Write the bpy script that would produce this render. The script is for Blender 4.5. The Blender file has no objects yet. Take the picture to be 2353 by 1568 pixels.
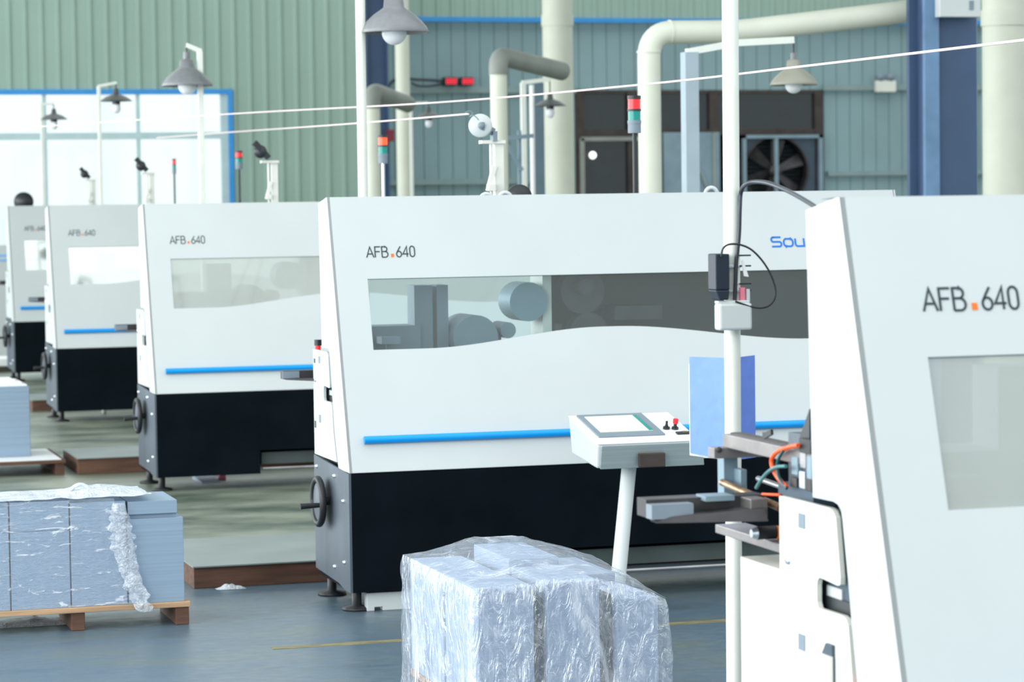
import bpy, math, random
from mathutils import Vector, Matrix, noise
random.seed(7)
S = bpy.context.scene
COL = S.collection

# ------------------------------------------------------------------ camera
F = 6203.0                      # focal length in pixels of the 2353 px wide frame
YAW, PITCH, ROLL, HC = 0.2902, -0.05197, -0.01379, 1.688
fw = Vector((math.sin(YAW)*math.cos(PITCH), math.cos(YAW)*math.cos(PITCH), math.sin(PITCH)))
rt0 = Vector((math.cos(YAW), -math.sin(YAW), 0)); up0 = rt0.cross(fw)
rt = math.cos(ROLL)*rt0 + math.sin(ROLL)*up0
up = -math.sin(ROLL)*rt0 + math.cos(ROLL)*up0
CP = Vector((0, 0, HC))
cd = bpy.data.cameras.new('camera'); cam = bpy.data.objects.new('camera', cd); COL.objects.link(cam)
cam.matrix_world = Matrix(((rt.x, up.x, -fw.x, 0), (rt.y, up.y, -fw.y, 0), (rt.z, up.z, -fw.z, HC), (0, 0, 0, 1)))
cd.sensor_width = 36; cd.lens = 36*F/2353.0; cd.clip_end = 300
cd.dof.use_dof = True; cd.dof.focus_distance = 8.6; cd.dof.aperture_fstop = 6.5
S.camera = cam
S.view_settings.view_transform = 'Standard'; S.view_settings.look = 'None'
S.view_settings.gamma = 1; S.view_settings.use_curve_mapping = False
S.view_settings.exposure = 0.0
S.cycles.max_bounces = 8; S.cycles.transparent_max_bounces = 16

# ------------------------------------------------------------------ daylight
W = bpy.data.worlds.new('overcast daylight'); S.world = W; W.use_nodes = True
nt = W.node_tree; nt.nodes.clear()
wo = nt.nodes.new('ShaderNodeOutputWorld'); bg = nt.nodes.new('ShaderNodeBackground')
tc = nt.nodes.new('ShaderNodeTexCoord'); sx = nt.nodes.new('ShaderNodeSeparateXYZ')
rp = nt.nodes.new('ShaderNodeValToRGB')
nt.links.new(tc.outputs['Generated'], sx.inputs[0]); nt.links.new(sx.outputs['Z'], rp.inputs[0])
rp.color_ramp.elements[0].position = 0.0; rp.color_ramp.elements[0].color = (.60, .66, .67, 1)
rp.color_ramp.elements[1].position = 0.7; rp.color_ramp.elements[1].color = (.94, 1.0, 1.0, 1)
nt.links.new(rp.outputs[0], bg.inputs[0]); bg.inputs[1].default_value = 1.75
nt.links.new(bg.outputs[0], wo.inputs[0])

def area(name, loc, rot, sx_, sy_, power, col):
    l = bpy.data.lights.new(name, 'AREA'); l.shape = 'RECTANGLE'; l.size = sx_; l.size_y = sy_
    l.energy = power; l.color = col
    o = bpy.data.objects.new(name, l); COL.objects.link(o); o.location = loc; o.rotation_euler = rot
    return o
# the long row of side windows, out of view on the left
area('daylight_side_windows', (-5.5, 15.0, 3.0), (0, -math.pi/2, 0), 3.6, 34, 2600, (.96, 1, 1))

# ------------------------------------------------------------------ helpers
def ray(px, py): return fw + rt*((px-1176.5)/F) - up*((py-784.0)/F)
def onY(px, py, Y):
    d = ray(px, py); return CP + d*(Y/d.y)
def onX(px, py, X):
    d = ray(px, py); return CP + d*(X/d.x)
def onZ(px, py, Z=0.0):
    d = ray(px, py); return CP + d*((Z-HC)/d.z)

class MB:
    def __init__(s): s.v = []; s.f = []; s.sm = []
    def add(s, vs, fs, smooth=False):
        b = len(s.v); s.v += [Vector(p) for p in vs]
        for f in fs: s.f.append([i+b for i in f]); s.sm.append(smooth)
        return s
    def box(s, x0, x1, y0, y1, z0, z1):
        return s.add([(x0,y0,z0),(x1,y0,z0),(x1,y1,z0),(x0,y1,z0),(x0,y0,z1),(x1,y0,z1),(x1,y1,z1),(x0,y1,z1)],
                     [(0,3,2,1),(4,5,6,7),(0,1,5,4),(1,2,6,5),(2,3,7,6),(3,0,4,7)])
    def hexa(s, bot, top):       # four bottom points, four top points (counter-clockwise from above)
        return s.add(list(bot)+list(top), [(0,3,2,1),(4,5,6,7),(0,1,5,4),(1,2,6,5),(2,3,7,6),(3,0,4,7)])
    def bar(s, a, b, w, h, upv=(0,0,1)):
        a = Vector(a); b = Vector(b); d = (b-a).normalized(); u = Vector(upv)
        x = d.cross(u).normalized()*w/2; z = x.cross(d).normalized()*h/2
        p = [a-x-z, a+x-z, a+x+z, a-x+z, b-x-z, b+x-z, b+x+z, b-x+z]
        return s.add(p, [(0,1,2,3),(7,6,5,4),(0,4,5,1),(1,5,6,2),(2,6,7,3),(3,7,4,0)])
    def tube(s, pts, r, n=12, caps=True, radii=None):
        pts = [Vector(p) for p in pts]; m = len(pts); R = radii or [r]*m
        t0 = (pts[1]-pts[0]).normalized()
        a = Vector((0,0,1)) if abs(t0.z) < .9 else Vector((1,0,0))
        x = t0.cross(a).normalized(); vs = []
        for i in range(m):
            t = (pts[min(i+1,m-1)]-pts[max(i-1,0)]).normalized()
            x = (x - t*x.dot(t)).normalized(); y = t.cross(x)
            for k in range(n):
                q = 2*math.pi*k/n
                vs.append(pts[i] + (x*math.cos(q)+y*math.sin(q))*R[i])
        fs = [(i*n+k, i*n+(k+1)%n, (i+1)*n+(k+1)%n, (i+1)*n+k) for i in range(m-1) for k in range(n)]
        s.add(vs, fs, True)
        if caps:
            s.add(vs[:n], [tuple(reversed(range(n)))]); s.add(vs[-n:], [tuple(range(n))])
        return s
    def cyl(s, a, b, r, n=20, r2=None): return s.tube([a, b], r, n, True, [r, r if r2 is None else r2])
    def lathe(s, prof, c, n=28, axis=(0,0,1)):
        ax = Vector(axis).normalized(); c = Vector(c)
        a = Vector((0,0,1)) if abs(ax.z) < .9 else Vector((1,0,0))
        x = ax.cross(a).normalized(); y = ax.cross(x); vs = []
        for r, z in prof:
            for k in range(n):
                q = 2*math.pi*k/n; vs.append(c + ax*z + (x*math.cos(q)+y*math.sin(q))*r)
        m = len(prof)
        fs = [(i*n+k, i*n+(k+1)%n, (i+1)*n+(k+1)%n, (i+1)*n+k) for i in range(m-1) for k in range(n)]
        return s.add(vs, fs, True)
    def ball(s, c, r, sz=1.0, n=16):
        return s.lathe([(max(r*math.sin(math.pi*i/12), 1e-4), -r*sz*math.cos(math.pi*i/12)) for i in range(13)], c, n)
    def prismX(s, poly, x0, x1):   # poly of (y, z)
        n = len(poly)
        return s.add([(x0,y,z) for y,z in poly]+[(x1,y,z) for y,z in poly],
                     [tuple(range(n)), tuple(reversed(range(n,2*n)))]+[(i, i+n, (i+1)%n+n, (i+1)%n) for i in range(n)])
    def prismY(s, poly, y0, y1):   # poly of (x, z)
        n = len(poly)
        return s.add([(x,y0,z) for x,z in poly]+[(x,y1,z) for x,z in poly],
                     [tuple(range(n)), tuple(reversed(range(n,2*n)))]+[(i, i+n, (i+1)%n+n, (i+1)%n) for i in range(n)])
    def build(s, name, m, parent=None, local=False, bevel=0.0, solid=0.0):
        me = bpy.data.meshes.new(name); o = bpy.data.objects.new(name, me); COL.objects.link(o)
        if parent is None:
            xs = [p.x for p in s.v]; ys = [p.y for p in s.v]; zs = [p.z for p in s.v]
            off = Vector(((min(xs)+max(xs))/2, (min(ys)+max(ys))/2, min(zs)))
            o.location = off
        else:
            o.parent = parent
            off = Vector((0,0,0))
            if not local:
                q = parent
                while q: off += q.location; q = q.parent
        me.from_pydata([p-off for p in s.v], [], s.f); me.update()
        for p, k in zip(me.polygons, s.sm): p.use_smooth = k
        me.materials.append(m)
        # consistent outward normals
        import bmesh
        bm = bmesh.new(); bm.from_mesh(me); bmesh.ops.recalc_face_normals(bm, faces=bm.faces); bm.to_mesh(me); bm.free()
        if solid:
            q = o.modifiers.new('thickness', 'SOLIDIFY'); q.thickness = solid; q.offset = 0
        if bevel:
            q = o.modifiers.new('bevel', 'BEVEL'); q.width = bevel; q.segments = 2; q.limit_method = 'ANGLE'
        return o

def tag(o, label, cat, group=None):
    o['label'] = label; o['category'] = cat
    if group: o['group'] = group
    return o
def thing(name, loc, label, cat, group=None):
    o = bpy.data.objects.new(name, None); COL.objects.link(o); o.location = loc; o.empty_display_size = .1
    return tag(o, label, cat, group)
def structure(o): o['kind'] = 'structure'; return o

def mat(name, col, rough=.5, metal=0.0, spec=.5, var=.06, scale=6.0, bump=0.0, bscale=80.0, stretch=(1,1,1), emit=None, es=0.0, alpha=None):
    m = bpy.data.materials.new(name); m.use_nodes = True; n = m.node_tree; b = n.nodes['Principled BSDF']
    b.inputs['Roughness'].default_value = rough; b.inputs['Metallic'].default_value = metal
    b.inputs['Specular IOR Level'].default_value = spec
    t = n.nodes.new('ShaderNodeTexCoord'); mp = n.nodes.new('ShaderNodeMapping'); mp.inputs['Scale'].default_value = stretch
    n.links.new(t.outputs['Object'], mp.inputs['Vector'])
    z = n.nodes.new('ShaderNodeTexNoise'); z.inputs['Scale'].default_value = scale; z.inputs['Detail'].default_value = 4
    n.links.new(mp.outputs[0], z.inputs['Vector'])
    r = n.nodes.new('ShaderNodeValToRGB')
    c0 = [max(0, c*(1-var)) for c in col]; c1 = [min(1, c*(1+var)) for c in col]
    r.color_ramp.elements[0].position = .3; r.color_ramp.elements[0].color = (*c0, 1)
    r.color_ramp.elements[1].position = .7; r.color_ramp.elements[1].color = (*c1, 1)
    n.links.new(z.outputs['Fac'], r.inputs[0]); n.links.new(r.outputs[0], b.inputs['Base Color'])
    if bump:
        z2 = n.nodes.new('ShaderNodeTexNoise'); z2.inputs['Scale'].default_value = bscale; z2.inputs['Detail'].default_value = 3
        n.links.new(mp.outputs[0], z2.inputs['Vector'])
        bp = n.nodes.new('ShaderNodeBump'); bp.inputs['Strength'].default_value = bump; bp.inputs['Distance'].default_value = .01
        n.links.new(z2.outputs['Fac'], bp.inputs['Height']); n.links.new(bp.outputs[0], b.inputs['Normal'])
    if emit:
        b.inputs['Emission Color'].default_value = (*emit, 1); b.inputs['Emission Strength'].default_value = es
    return m

M_white = mat('white enamel', (.565, .605, .612), .42, spec=.35, var=.025, scale=2.2)
M_ivory = mat('ivory enamel', (.74, .74, .68), .45, spec=.3, var=.03)
M_black = mat('blue black paint', (.003, .006, .009), .55, spec=.05, var=.25, scale=4)
M_steelp = mat('brushed steel plate', (.10, .125, .155), .5, metal=.5, var=.18, scale=5, stretch=(1,1,.3))
M_steel = mat('bare steel', (.42, .42, .44), .35, metal=.75, var=.15, scale=9)
M_brownst = mat('oiled steel', (.27, .25, .25), .4, metal=.6, var=.2, scale=12)
M_darkst = mat('dark oiled steel', (.045, .042, .046), .45, metal=.2, var=.3, scale=12)
M_blue = mat('blue plastic rail', (.0, .31, .82), .35, spec=.4, var=.04)
M_rubber = mat('black rubber', (.012, .014, .017), .5, var=.2)
M_chrome = mat('zinc bolts', (.7, .74, .8), .3, metal=.9)
M_text = mat('dark grey lettering', (.03, .05, .06), .6)
M_dot = mat('orange dot', (.9, .18, .01), .5)
M_sou = mat('blue lettering', (.0, .17, .62), .5)
M_red = mat('red lens', (.75, .02, .03), .25, emit=(1, .04, .04), es=.35)
M_redlit = mat('lit red lens', (.8, .05, .02), .25, emit=(1, .10, .02), es=1.2)
M_green = mat('green lens', (.0, .22, .19), .25, emit=(0, .5, .42), es=.12)
M_greyp = mat('grey plastic', (.20, .25, .30), .5)
M_brass = mat('copper rod', (.45, .28, .17), .35, metal=.8, var=.4, scale=30)
M_orange = mat('orange hose', (.95, .10, .01), .35)
M_teal = mat('dark teal hose', (.01, .08, .09), .35)
M_slate = mat('slate inner frame', (.045, .075, .11), .5, var=.15)
M_colblue = mat('dark blue column paint', (.045, .085, .17), .5, var=.1, scale=3)
M_pipe = mat('cream duct', (.68, .70, .60), .5, var=.05, scale=3)
M_pipegrey = mat('shaded duct and frame grey', (.26, .28, .26), .55, var=.12, scale=5)
M_pole = mat('white painted pole', (.80, .83, .77), .4, var=.04, scale=9)
M_shade = mat('grey enamel shade', (.21, .22, .235), .4, spec=.5, var=.1, scale=25)
M_shaded = mat('charcoal enamel shade', (.10, .11, .11), .45, spec=.4, var=.12, scale=25)
M_bulb = mat('frosted bulb', (.82, .85, .90), .3, var=.02)
M_cord = mat('pink white cord', (.80, .66, .66), .7, var=.1, scale=60)
M_blueframe = mat('blue window frame', (.03, .27, .66), .4)
M_mull = mat('pale mullion', (.45, .58, .60), .45)
M_rust = mat('rusty brown steel', (.045, .034, .03), .7, var=.3)
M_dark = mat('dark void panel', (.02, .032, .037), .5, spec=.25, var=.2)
M_darkglass = mat('smoked glazing', (.015, .022, .024), .12, spec=.5, var=.1)
M_greysheet = mat('galvanised sheet', (.22, .31, .37), .45, metal=.3, var=.12, scale=3)
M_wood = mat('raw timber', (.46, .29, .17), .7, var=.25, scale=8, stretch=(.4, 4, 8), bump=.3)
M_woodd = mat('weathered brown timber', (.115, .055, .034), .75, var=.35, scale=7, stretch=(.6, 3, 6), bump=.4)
M_plate = mat('worn steel plate', (.26, .31, .30), .35, metal=.35, var=.12, scale=3)
M_paperw = mat('white paper', (.82, .83, .84), .7, var=.03)
M_screen = mat('pale lcd screen', (.55, .62, .52), .2, emit=(.75, .85, .72), es=.35)
M_alu = mat('brushed aluminium', (.42, .49, .50), .35, metal=.5, var=.08, scale=12, stretch=(.1, 1, 8))
M_beam = mat('dull green grey steel', (.055,.075,.075), .55, var=.15)
M_yellow = mat('faded yellow line paint', (.20, .175, .09), .6, var=.5, scale=9, stretch=(1, 6, 1))
M_pink = mat('pink tag', (.75, .2, .28), .6)
M_led = mat('red led', (.3, 0, 0), .4, emit=(1, .02, .06), es=1.4)
M_cap = mat('dark cap', (.02, .025, .03), .4)

def stripes(name, col, col2, freq, rough=.6, amount=.5):   # sheet edges in a pile
    m = mat(name, col, rough, var=.05, scale=3); n = m.node_tree; b = n.nodes['Principled BSDF']
    t = n.nodes.new('ShaderNodeTexCoord'); mp = n.nodes.new('ShaderNodeMapping'); mp.inputs['Scale'].default_value = (.6, .6, freq)
    z = n.nodes.new('ShaderNodeTexNoise'); z.inputs['Scale'].default_value = 1.0; z.inputs['Detail'].default_value = 5
    n.links.new(t.outputs['Object'], mp.inputs[0]); n.links.new(mp.outputs[0], z.inputs['Vector'])
    r = n.nodes.new('ShaderNodeValToRGB'); r.color_ramp.elements[0].position = .35; r.color_ramp.elements[1].position = .65
    r.color_ramp.elements[0].color = (*col2, 1); r.color_ramp.elements[1].color = (*col, 1)
    n.links.new(z.outputs['Fac'], r.inputs[0]); n.links.new(r.outputs[0], b.inputs['Base Color'])
    return m
M_card = stripes('grey blue board edges', (.255, .345, .45), (.215, .30, .40), 90)
M_card2 = stripes('lilac grey board edges', (.42, .50, .64), (.36, .44, .58), 90)
M_gapshade = stripes('shaded gap slate', (.02, .034, .06), (.014, .026, .045), 90)  # near black, for the shaded gaps between the pale piles

def pane_mat(name, reflect, tint, haze, rough=.06, dif=(.62,.68,.66)):  # haze: diffuse share, standing for reflected light on the machine panes
    m = bpy.data.materials.new(name); m.use_nodes = True; n = m.node_tree; n.nodes.clear()
    o = n.nodes.new('ShaderNodeOutputMaterial'); tr = n.nodes.new('ShaderNodeBsdfTransparent'); tr.inputs[0].default_value = (*tint, 1)
    gl = n.nodes.new('ShaderNodeBsdfGlossy'); gl.inputs['Roughness'].default_value = rough; gl.inputs[0].default_value = (.92, .97, .95, 1)
    df = n.nodes.new('ShaderNodeBsdfDiffuse'); df.inputs[0].default_value = (*dif, 1)
    m1 = n.nodes.new('ShaderNodeMixShader'); m2 = n.nodes.new('ShaderNodeMixShader')
    z = n.nodes.new('ShaderNodeTexNoise'); z.inputs['Scale'].default_value = 2.0; z.inputs['Detail'].default_value = 4
    t = n.nodes.new('ShaderNodeTexCoord'); n.links.new(t.outputs['Object'], z.inputs['Vector'])
    ma = n.nodes.new('ShaderNodeMapRange'); ma.inputs[3].default_value = haze*.6; ma.inputs[4].default_value = haze*1.4
    n.links.new(z.outputs['Fac'], ma.inputs[0]); n.links.new(ma.outputs[0], m1.inputs[0])
    n.links.new(tr.outputs[0], m1.inputs[1]); n.links.new(df.outputs[0], m1.inputs[2])
    m2.inputs[0].default_value = reflect
    n.links.new(m1.outputs[0], m2.inputs[1]); n.links.new(gl.outputs[0], m2.inputs[2]); n.links.new(m2.outputs[0], o.inputs[0])
    return m

def film_mat(name, base, hi, dens, scale=7.0, stretch=(1,1,1), bstr=1.0, gmix=.24, wid=.22):
    m = bpy.data.materials.new(name); m.use_nodes = True; n = m.node_tree; n.nodes.clear()
    o = n.nodes.new('ShaderNodeOutputMaterial'); tr = n.nodes.new('ShaderNodeBsdfTransparent'); tr.inputs[0].default_value = (.93, .96, 1, 1)
    gl = n.nodes.new('ShaderNodeBsdfGlossy'); gl.inputs['Roughness'].default_value = .12; gl.inputs[0].default_value = (.95, .98, 1, 1)
    df = n.nodes.new('ShaderNodeBsdfPrincipled'); df.inputs['Base Color'].default_value = (.80, .86, .95, 1); df.inputs['Roughness'].default_value = .25
    t = n.nodes.new('ShaderNodeTexCoord'); mp = n.nodes.new('ShaderNodeMapping'); mp.inputs['Scale'].default_value = stretch
    n.links.new(t.outputs['Object'], mp.inputs[0])
    z = n.nodes.new('ShaderNodeTexNoise'); z.inputs['Scale'].default_value = scale; z.inputs['Detail'].default_value = 7; z.inputs['Roughness'].default_value = .65; z.inputs['Distortion'].default_value = 1.2
    n.links.new(mp.outputs[0], z.inputs['Vector'])
    r = n.nodes.new('ShaderNodeValToRGB'); r.color_ramp.elements[0].position = dens; r.color_ramp.elements[1].position = dens+wid
    r.color_ramp.elements[0].color = (base, base, base, 1); r.color_ramp.elements[1].color = (hi, hi, hi, 1)
    n.links.new(z.outputs['Fac'], r.inputs[0])
    z2 = n.nodes.new('ShaderNodeTexNoise'); z2.inputs['Scale'].default_value = scale*4; z2.inputs['Detail'].default_value = 6; z2.inputs['Distortion'].default_value = 2
    n.links.new(mp.outputs[0], z2.inputs['Vector'])
    bp = n.nodes.new('ShaderNodeBump'); bp.inputs['Strength'].default_value = bstr; bp.inputs['Distance'].default_value = .012
    n.links.new(z2.outputs['Fac'], bp.inputs['Height'])
    n.links.new(bp.outputs[0], gl.inputs['Normal']); n.links.new(bp.outputs[0], df.inputs['Normal'])
    m1 = n.nodes.new('ShaderNodeMixShader'); m1.inputs[0].default_value = gmix
    m2 = n.nodes.new('ShaderNodeMixShader')
    n.links.new(tr.outputs[0], m1.inputs[1]); n.links.new(gl.outputs[0], m1.inputs[2])
    n.links.new(r.outputs[0], m2.inputs[0]); n.links.new(m1.outputs[0], m2.inputs[1]); n.links.new(df.outputs[0], m2.inputs[2])
    n.links.new(m2.outputs[0], o.inputs[0])
    return m
M_film = film_mat('crumpled clear stretch film', .13, .74, .52, 4.5, (1.6, 1.6, .6))
M_film2 = film_mat('tight clear stretch film', .04, .80, .565, 8, (1, 1, 5), .5, .12, .09)  # narrow pale streaks in the mix stand for glints on the film
M_filmw = film_mat('bunched white film', .55, .95, .40, 12)

# ------------------------------------------------------------------ the building
# floor
m = bpy.data.materials.new('worn painted concrete'); m.use_nodes = True; n = m.node_tree; b = n.nodes['Principled BSDF']
t = n.nodes.new('ShaderNodeTexCoord'); mp = n.nodes.new('ShaderNodeMapping'); mp.inputs['Scale'].default_value = (1, 1.6, 1)
n.links.new(t.outputs['Object'], mp.inputs[0])
z = n.nodes.new('ShaderNodeTexNoise'); z.inputs['Scale'].default_value = 1.1; z.inputs['Detail'].default_value = 8; z.inputs['Roughness'].default_value = .65
r = n.nodes.new('ShaderNodeValToRGB'); e = r.color_ramp.elements
e[0].position = .33; e[0].color = (.07, .108, .13, 1); e[1].position = .68; e[1].color = (.12, .155, .15, 1)
k = e.new(.48); k.color = (.092, .142, .19, 1)
n.links.new(mp.outputs[0], z.inputs['Vector']); n.links.new(z.outputs['Fac'], r.inputs[0])
# bare worn concrete beyond the painted aisle
r3 = n.nodes.new('ShaderNodeValToRGB'); e3 = r3.color_ramp.elements
e3[0].position = .35; e3[0].color = (.085, .115, .09, 1); e3[1].position = .65; e3[1].color = (.30, .33, .27, 1)
zb3 = n.nodes.new('ShaderNodeTexNoise'); zb3.inputs['Scale'].default_value = 1.6; zb3.inputs['Detail'].default_value = 8
n.links.new(mp.outputs[0], zb3.inputs['Vector']); n.links.new(zb3.outputs['Fac'], r3.inputs[0])
sp3 = n.nodes.new('ShaderNodeSeparateXYZ'); gp3 = n.nodes.new('ShaderNodeNewGeometry'); n.links.new(gp3.outputs['Position'], sp3.inputs[0])
ad3 = n.nodes.new('ShaderNodeMath'); ad3.operation = 'MULTIPLY_ADD'; ad3.inputs[1].default_value = 1.2; n.links.new(zb3.outputs['Fac'], ad3.inputs[0]); n.links.new(sp3.outputs['Y'], ad3.inputs[2])
mr3 = n.nodes.new('ShaderNodeMapRange'); mr3.inputs[1].default_value = 12.6; mr3.inputs[2].default_value = 13.2; n.links.new(ad3.outputs[0], mr3.inputs[0])
mx3 = n.nodes.new('ShaderNodeMix'); mx3.data_type = 'RGBA'; n.links.new(mr3.outputs[0], mx3.inputs[0]); n.links.new(r.outputs[0], mx3.inputs[6]); n.links.new(r3.outputs[0], mx3.inputs[7])
n.links.new(mx3.outputs[2], b.inputs['Base Color'])
z2 = n.nodes.new('ShaderNodeTexNoise'); z2.inputs['Scale'].default_value = 14; z2.inputs['Detail'].default_value = 6
mr = n.nodes.new('ShaderNodeMapRange'); mr.inputs[3].default_value = .2; mr.inputs[4].default_value = .5
n.links.new(mp.outputs[0], z2.inputs['Vector']); n.links.new(z2.outputs['Fac'], mr.inputs[0]); n.links.new(mr.outputs[0], b.inputs['Roughness'])
b.inputs['Specular IOR Level'].default_value = .6
M_floor = m
structure(MB().add([(-14,-4,0),(40,-4,0),(40,37.6,0),(-14,37.6,0)], [(0,1,2,3)]).build('floor', M_floor))

structure(MB().box(-12, 30, 14.7, 27.5, 9.5, 9.7).build('ceiling_shade', mat('unseen shade roof', (.35,.40,.38), .8)))  # unseen roof strip, placed to dim the fronts of the far machines
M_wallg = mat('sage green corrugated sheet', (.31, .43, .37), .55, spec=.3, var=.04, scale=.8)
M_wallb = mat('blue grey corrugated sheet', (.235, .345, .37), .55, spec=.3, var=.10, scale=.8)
def ribbed(mb, x0, x1, z0, z1, Y, pitch, w, h, ph=0.0):
    xs = []; k = math.floor((x0-ph)/pitch)
    pts = [(x0, 0)]
    while ph+k*pitch < x1:
        c = ph+k*pitch
        for dx, dy in ((-w*.5, 0), (-w*.25, -h), (w*.25, -h), (w*.5, 0)):
            if x0 < c+dx < x1: pts.append((c+dx, dy))
        k += 1
    pts.append((x1, 0))
    vs = [(x, Y+d, z0) for x, d in pts]+[(x, Y+d, z1) for x, d in pts]; n_ = len(pts)
    mb.add(vs, [(i, i+1, i+1+n_, i+n_) for i in range(n_-1)])
YL, YR = 36.0, 37.5
XW1 = 6.86                                   # window's right edge
ZW0, ZW1 = 1.03, 3.235
wl = MB()
ribbed(wl, -2, 8.62, ZW1, 7.0, YL, .2135, .07, .035, .06)
ribbed(wl, XW1, 8.62, 0, ZW1, YL, .2135, .07, .035, .06)
ribbed(wl, -2, XW1, 0, ZW0, YL, .2135, .07, .035, .06)
wl.box(8.60, 8.62, YL, YR+.1, 0, 7.0)        # return to the recessed wall
structure(wl.build('wall_back', M_wallg, solid=.01))
wu = MB(); ribbed(wu, 8.62, 38, 4.29, 7.0, YR-.10, .2135, .07, .03, .1)
structure(wu.build('wall_upper', M_wallg, solid=.01))
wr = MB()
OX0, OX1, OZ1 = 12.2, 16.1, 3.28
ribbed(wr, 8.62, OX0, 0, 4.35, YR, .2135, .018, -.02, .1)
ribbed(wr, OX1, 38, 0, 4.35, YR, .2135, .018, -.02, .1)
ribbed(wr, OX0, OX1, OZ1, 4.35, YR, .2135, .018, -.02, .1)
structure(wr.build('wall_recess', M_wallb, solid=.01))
structure(MB().box(8.7, 38, YR-.16, YR-.08, 4.255, 4.32).build('trim_1', M_blueframe))
M_girt = mat('grey green girt', (.23, .31, .32), .5)
structure(MB().box(8.9, 12.2, YR-.08, YR, 3.24, 3.33).build('trim_2', M_girt))
structure(MB().box(8.9, 12.0, YR-.08, YR, 1.93, 2.01).build('trim_3', M_girt))
structure(MB().box(16.1, 20, YR-.08, YR, 3.27, 3.36).build('trim_4', M_girt))
structure(MB().box(16.15, 20, YR-.08, YR, 1.99, 2.06).build('trim_5', M_girt))
# dark opening that holds the exhaust fans
structure(MB().box(OX0, OX1, YR+.55, YR+.6, 0, OZ1).box(OX0-.02, OX0, YR, YR+.6, 0, OZ1).box(OX1, OX1+.02, YR, YR+.6, 0, OZ1)
          .box(OX0, OX1, YR, YR+.6, OZ1, OZ1+.02).build('wall_niche', M_dark))

# window_1: the big overexposed window
w1 = MB()
w1.box(-2, XW1, YL-.06, YL+.06, ZW1-.065, ZW1).box(XW1-.06, XW1, YL-.07, YL+.06, ZW0, ZW1)
w1.box(-2, XW1, YL-.06, YL+.06, ZW0-.05, ZW0)
w1o = structure(w1.build('window_1', M_blueframe))
mu = MB()
for x in (5.59, 4.353, 3.12, 1.88, .64, -.6): mu.box(x-.025, x+.025, YL-.03, YL+.03, ZW0, ZW1-.065)
mu.box(-2, XW1-.06, YL-.035, YL+.035, 2.575, 2.665)
mu.box(XW1-.16, XW1-.06, YL-.03, YL+.03, ZW0, ZW1-.065)
mu.build('mullions', M_mull, w1o)
gm = pane_mat('clear window glass', .06, (.97, .99, .99), .02)
MB().box(-2, XW1-.06, YL-.004, YL+.004, ZW0, ZW1-.06).build('pane', gm, w1o)

# window_2: smoked glazing over the fans
w2 = MB()
for x in (OX0, 13.0, 14.28, OX1-.14): w2.box(x, x+.13, YR-.04, YR+.06, 0 if x > 13.9 else 1.0, OZ1)
w2.box(OX0, OX1, YR-.03, YR+.05, 2.615, 2.70).box(OX0, OX1, YR-.03, YR+.05, OZ1-.05, OZ1)
w2o = structure(w2.build('window_2', M_rust))
MB().box(OX0+.1, OX1-.1, YR+.02, YR+.03, 2.70, OZ1-.05).build('pane', M_darkglass, w2o)
MB().box(OX0+.1, 14.28, YR+.02, YR+.03, .2, 2.615).build('lower_pane', M_darkglass, w2o)
fr = MB(); a = onY(1335, 318, YR-.05); 
fr.box(a.x-.02, a.x+.05, YR-.06, YR, 1.0, a.z).box(a.x, a.x+1.2, YR-.06, YR, a.z-.04, a.z+.02).build('lower_frame', M_pipegrey, w2o)

# ------------------------------------------------------------------ lettering
def arc(cx, cz, rx, rz, a0, a1, n=10):
    return [(cx+rx*math.cos(math.radians(a0+(a1-a0)*i/n)), cz+rz*math.sin(math.radians(a0+(a1-a0)*i/n))) for i in range(n+1)]
GL = {
 'A': (.66, [[(0,0),(.33,1),(.66,0)], [(.11,.33),(.55,.33)]]),
 'F': (.5, [[(0,0),(0,1),(.5,1)], [(0,.54),(.44,.54)]]),
 'B': (.56, [[(0,0),(0,1),(.28,1)]+arc(.28,.77,.21,.23,90,-90)+[(0,.54)], [(.28,.54)]+arc(.3,.27,.25,.27,90,-90)+[(0,0)]]),
 '6': (.54, [[(.46,1),(.25,.72),(.06,.42)]+arc(.27,.27,.26,.27,150,510,22)]),
 '4': (.6, [[(.44,0),(.44,1),(0,.27),(.6,.27)]]),
 '0': (.52, [arc(.26,.72,.25,.28,0,180)+arc(.26,.28,.25,.28,180,360)+[(.51,.72)]]),
 'S': (1.15, [[(1.12,1),(.2,1)]+arc(.24,.76,.22,.24,90,270)+[(.9,.52)]+arc(.92,.27,.22,.25,90,-90)+[(.04,.02)]]),
 'o': (1.1, [[(.3,.82),(.8,.82)]+arc(.8,.42,.28,.40,90,-90)+[(.3,.02)]+arc(.3,.42,.28,.40,270,90)]),
 'u': (1.05, [[(.02,.84),(.02,.3)]+arc(.28,.28,.26,.26,180,270)+[(1.0,.02),(1.0,.84)]]),
}
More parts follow.
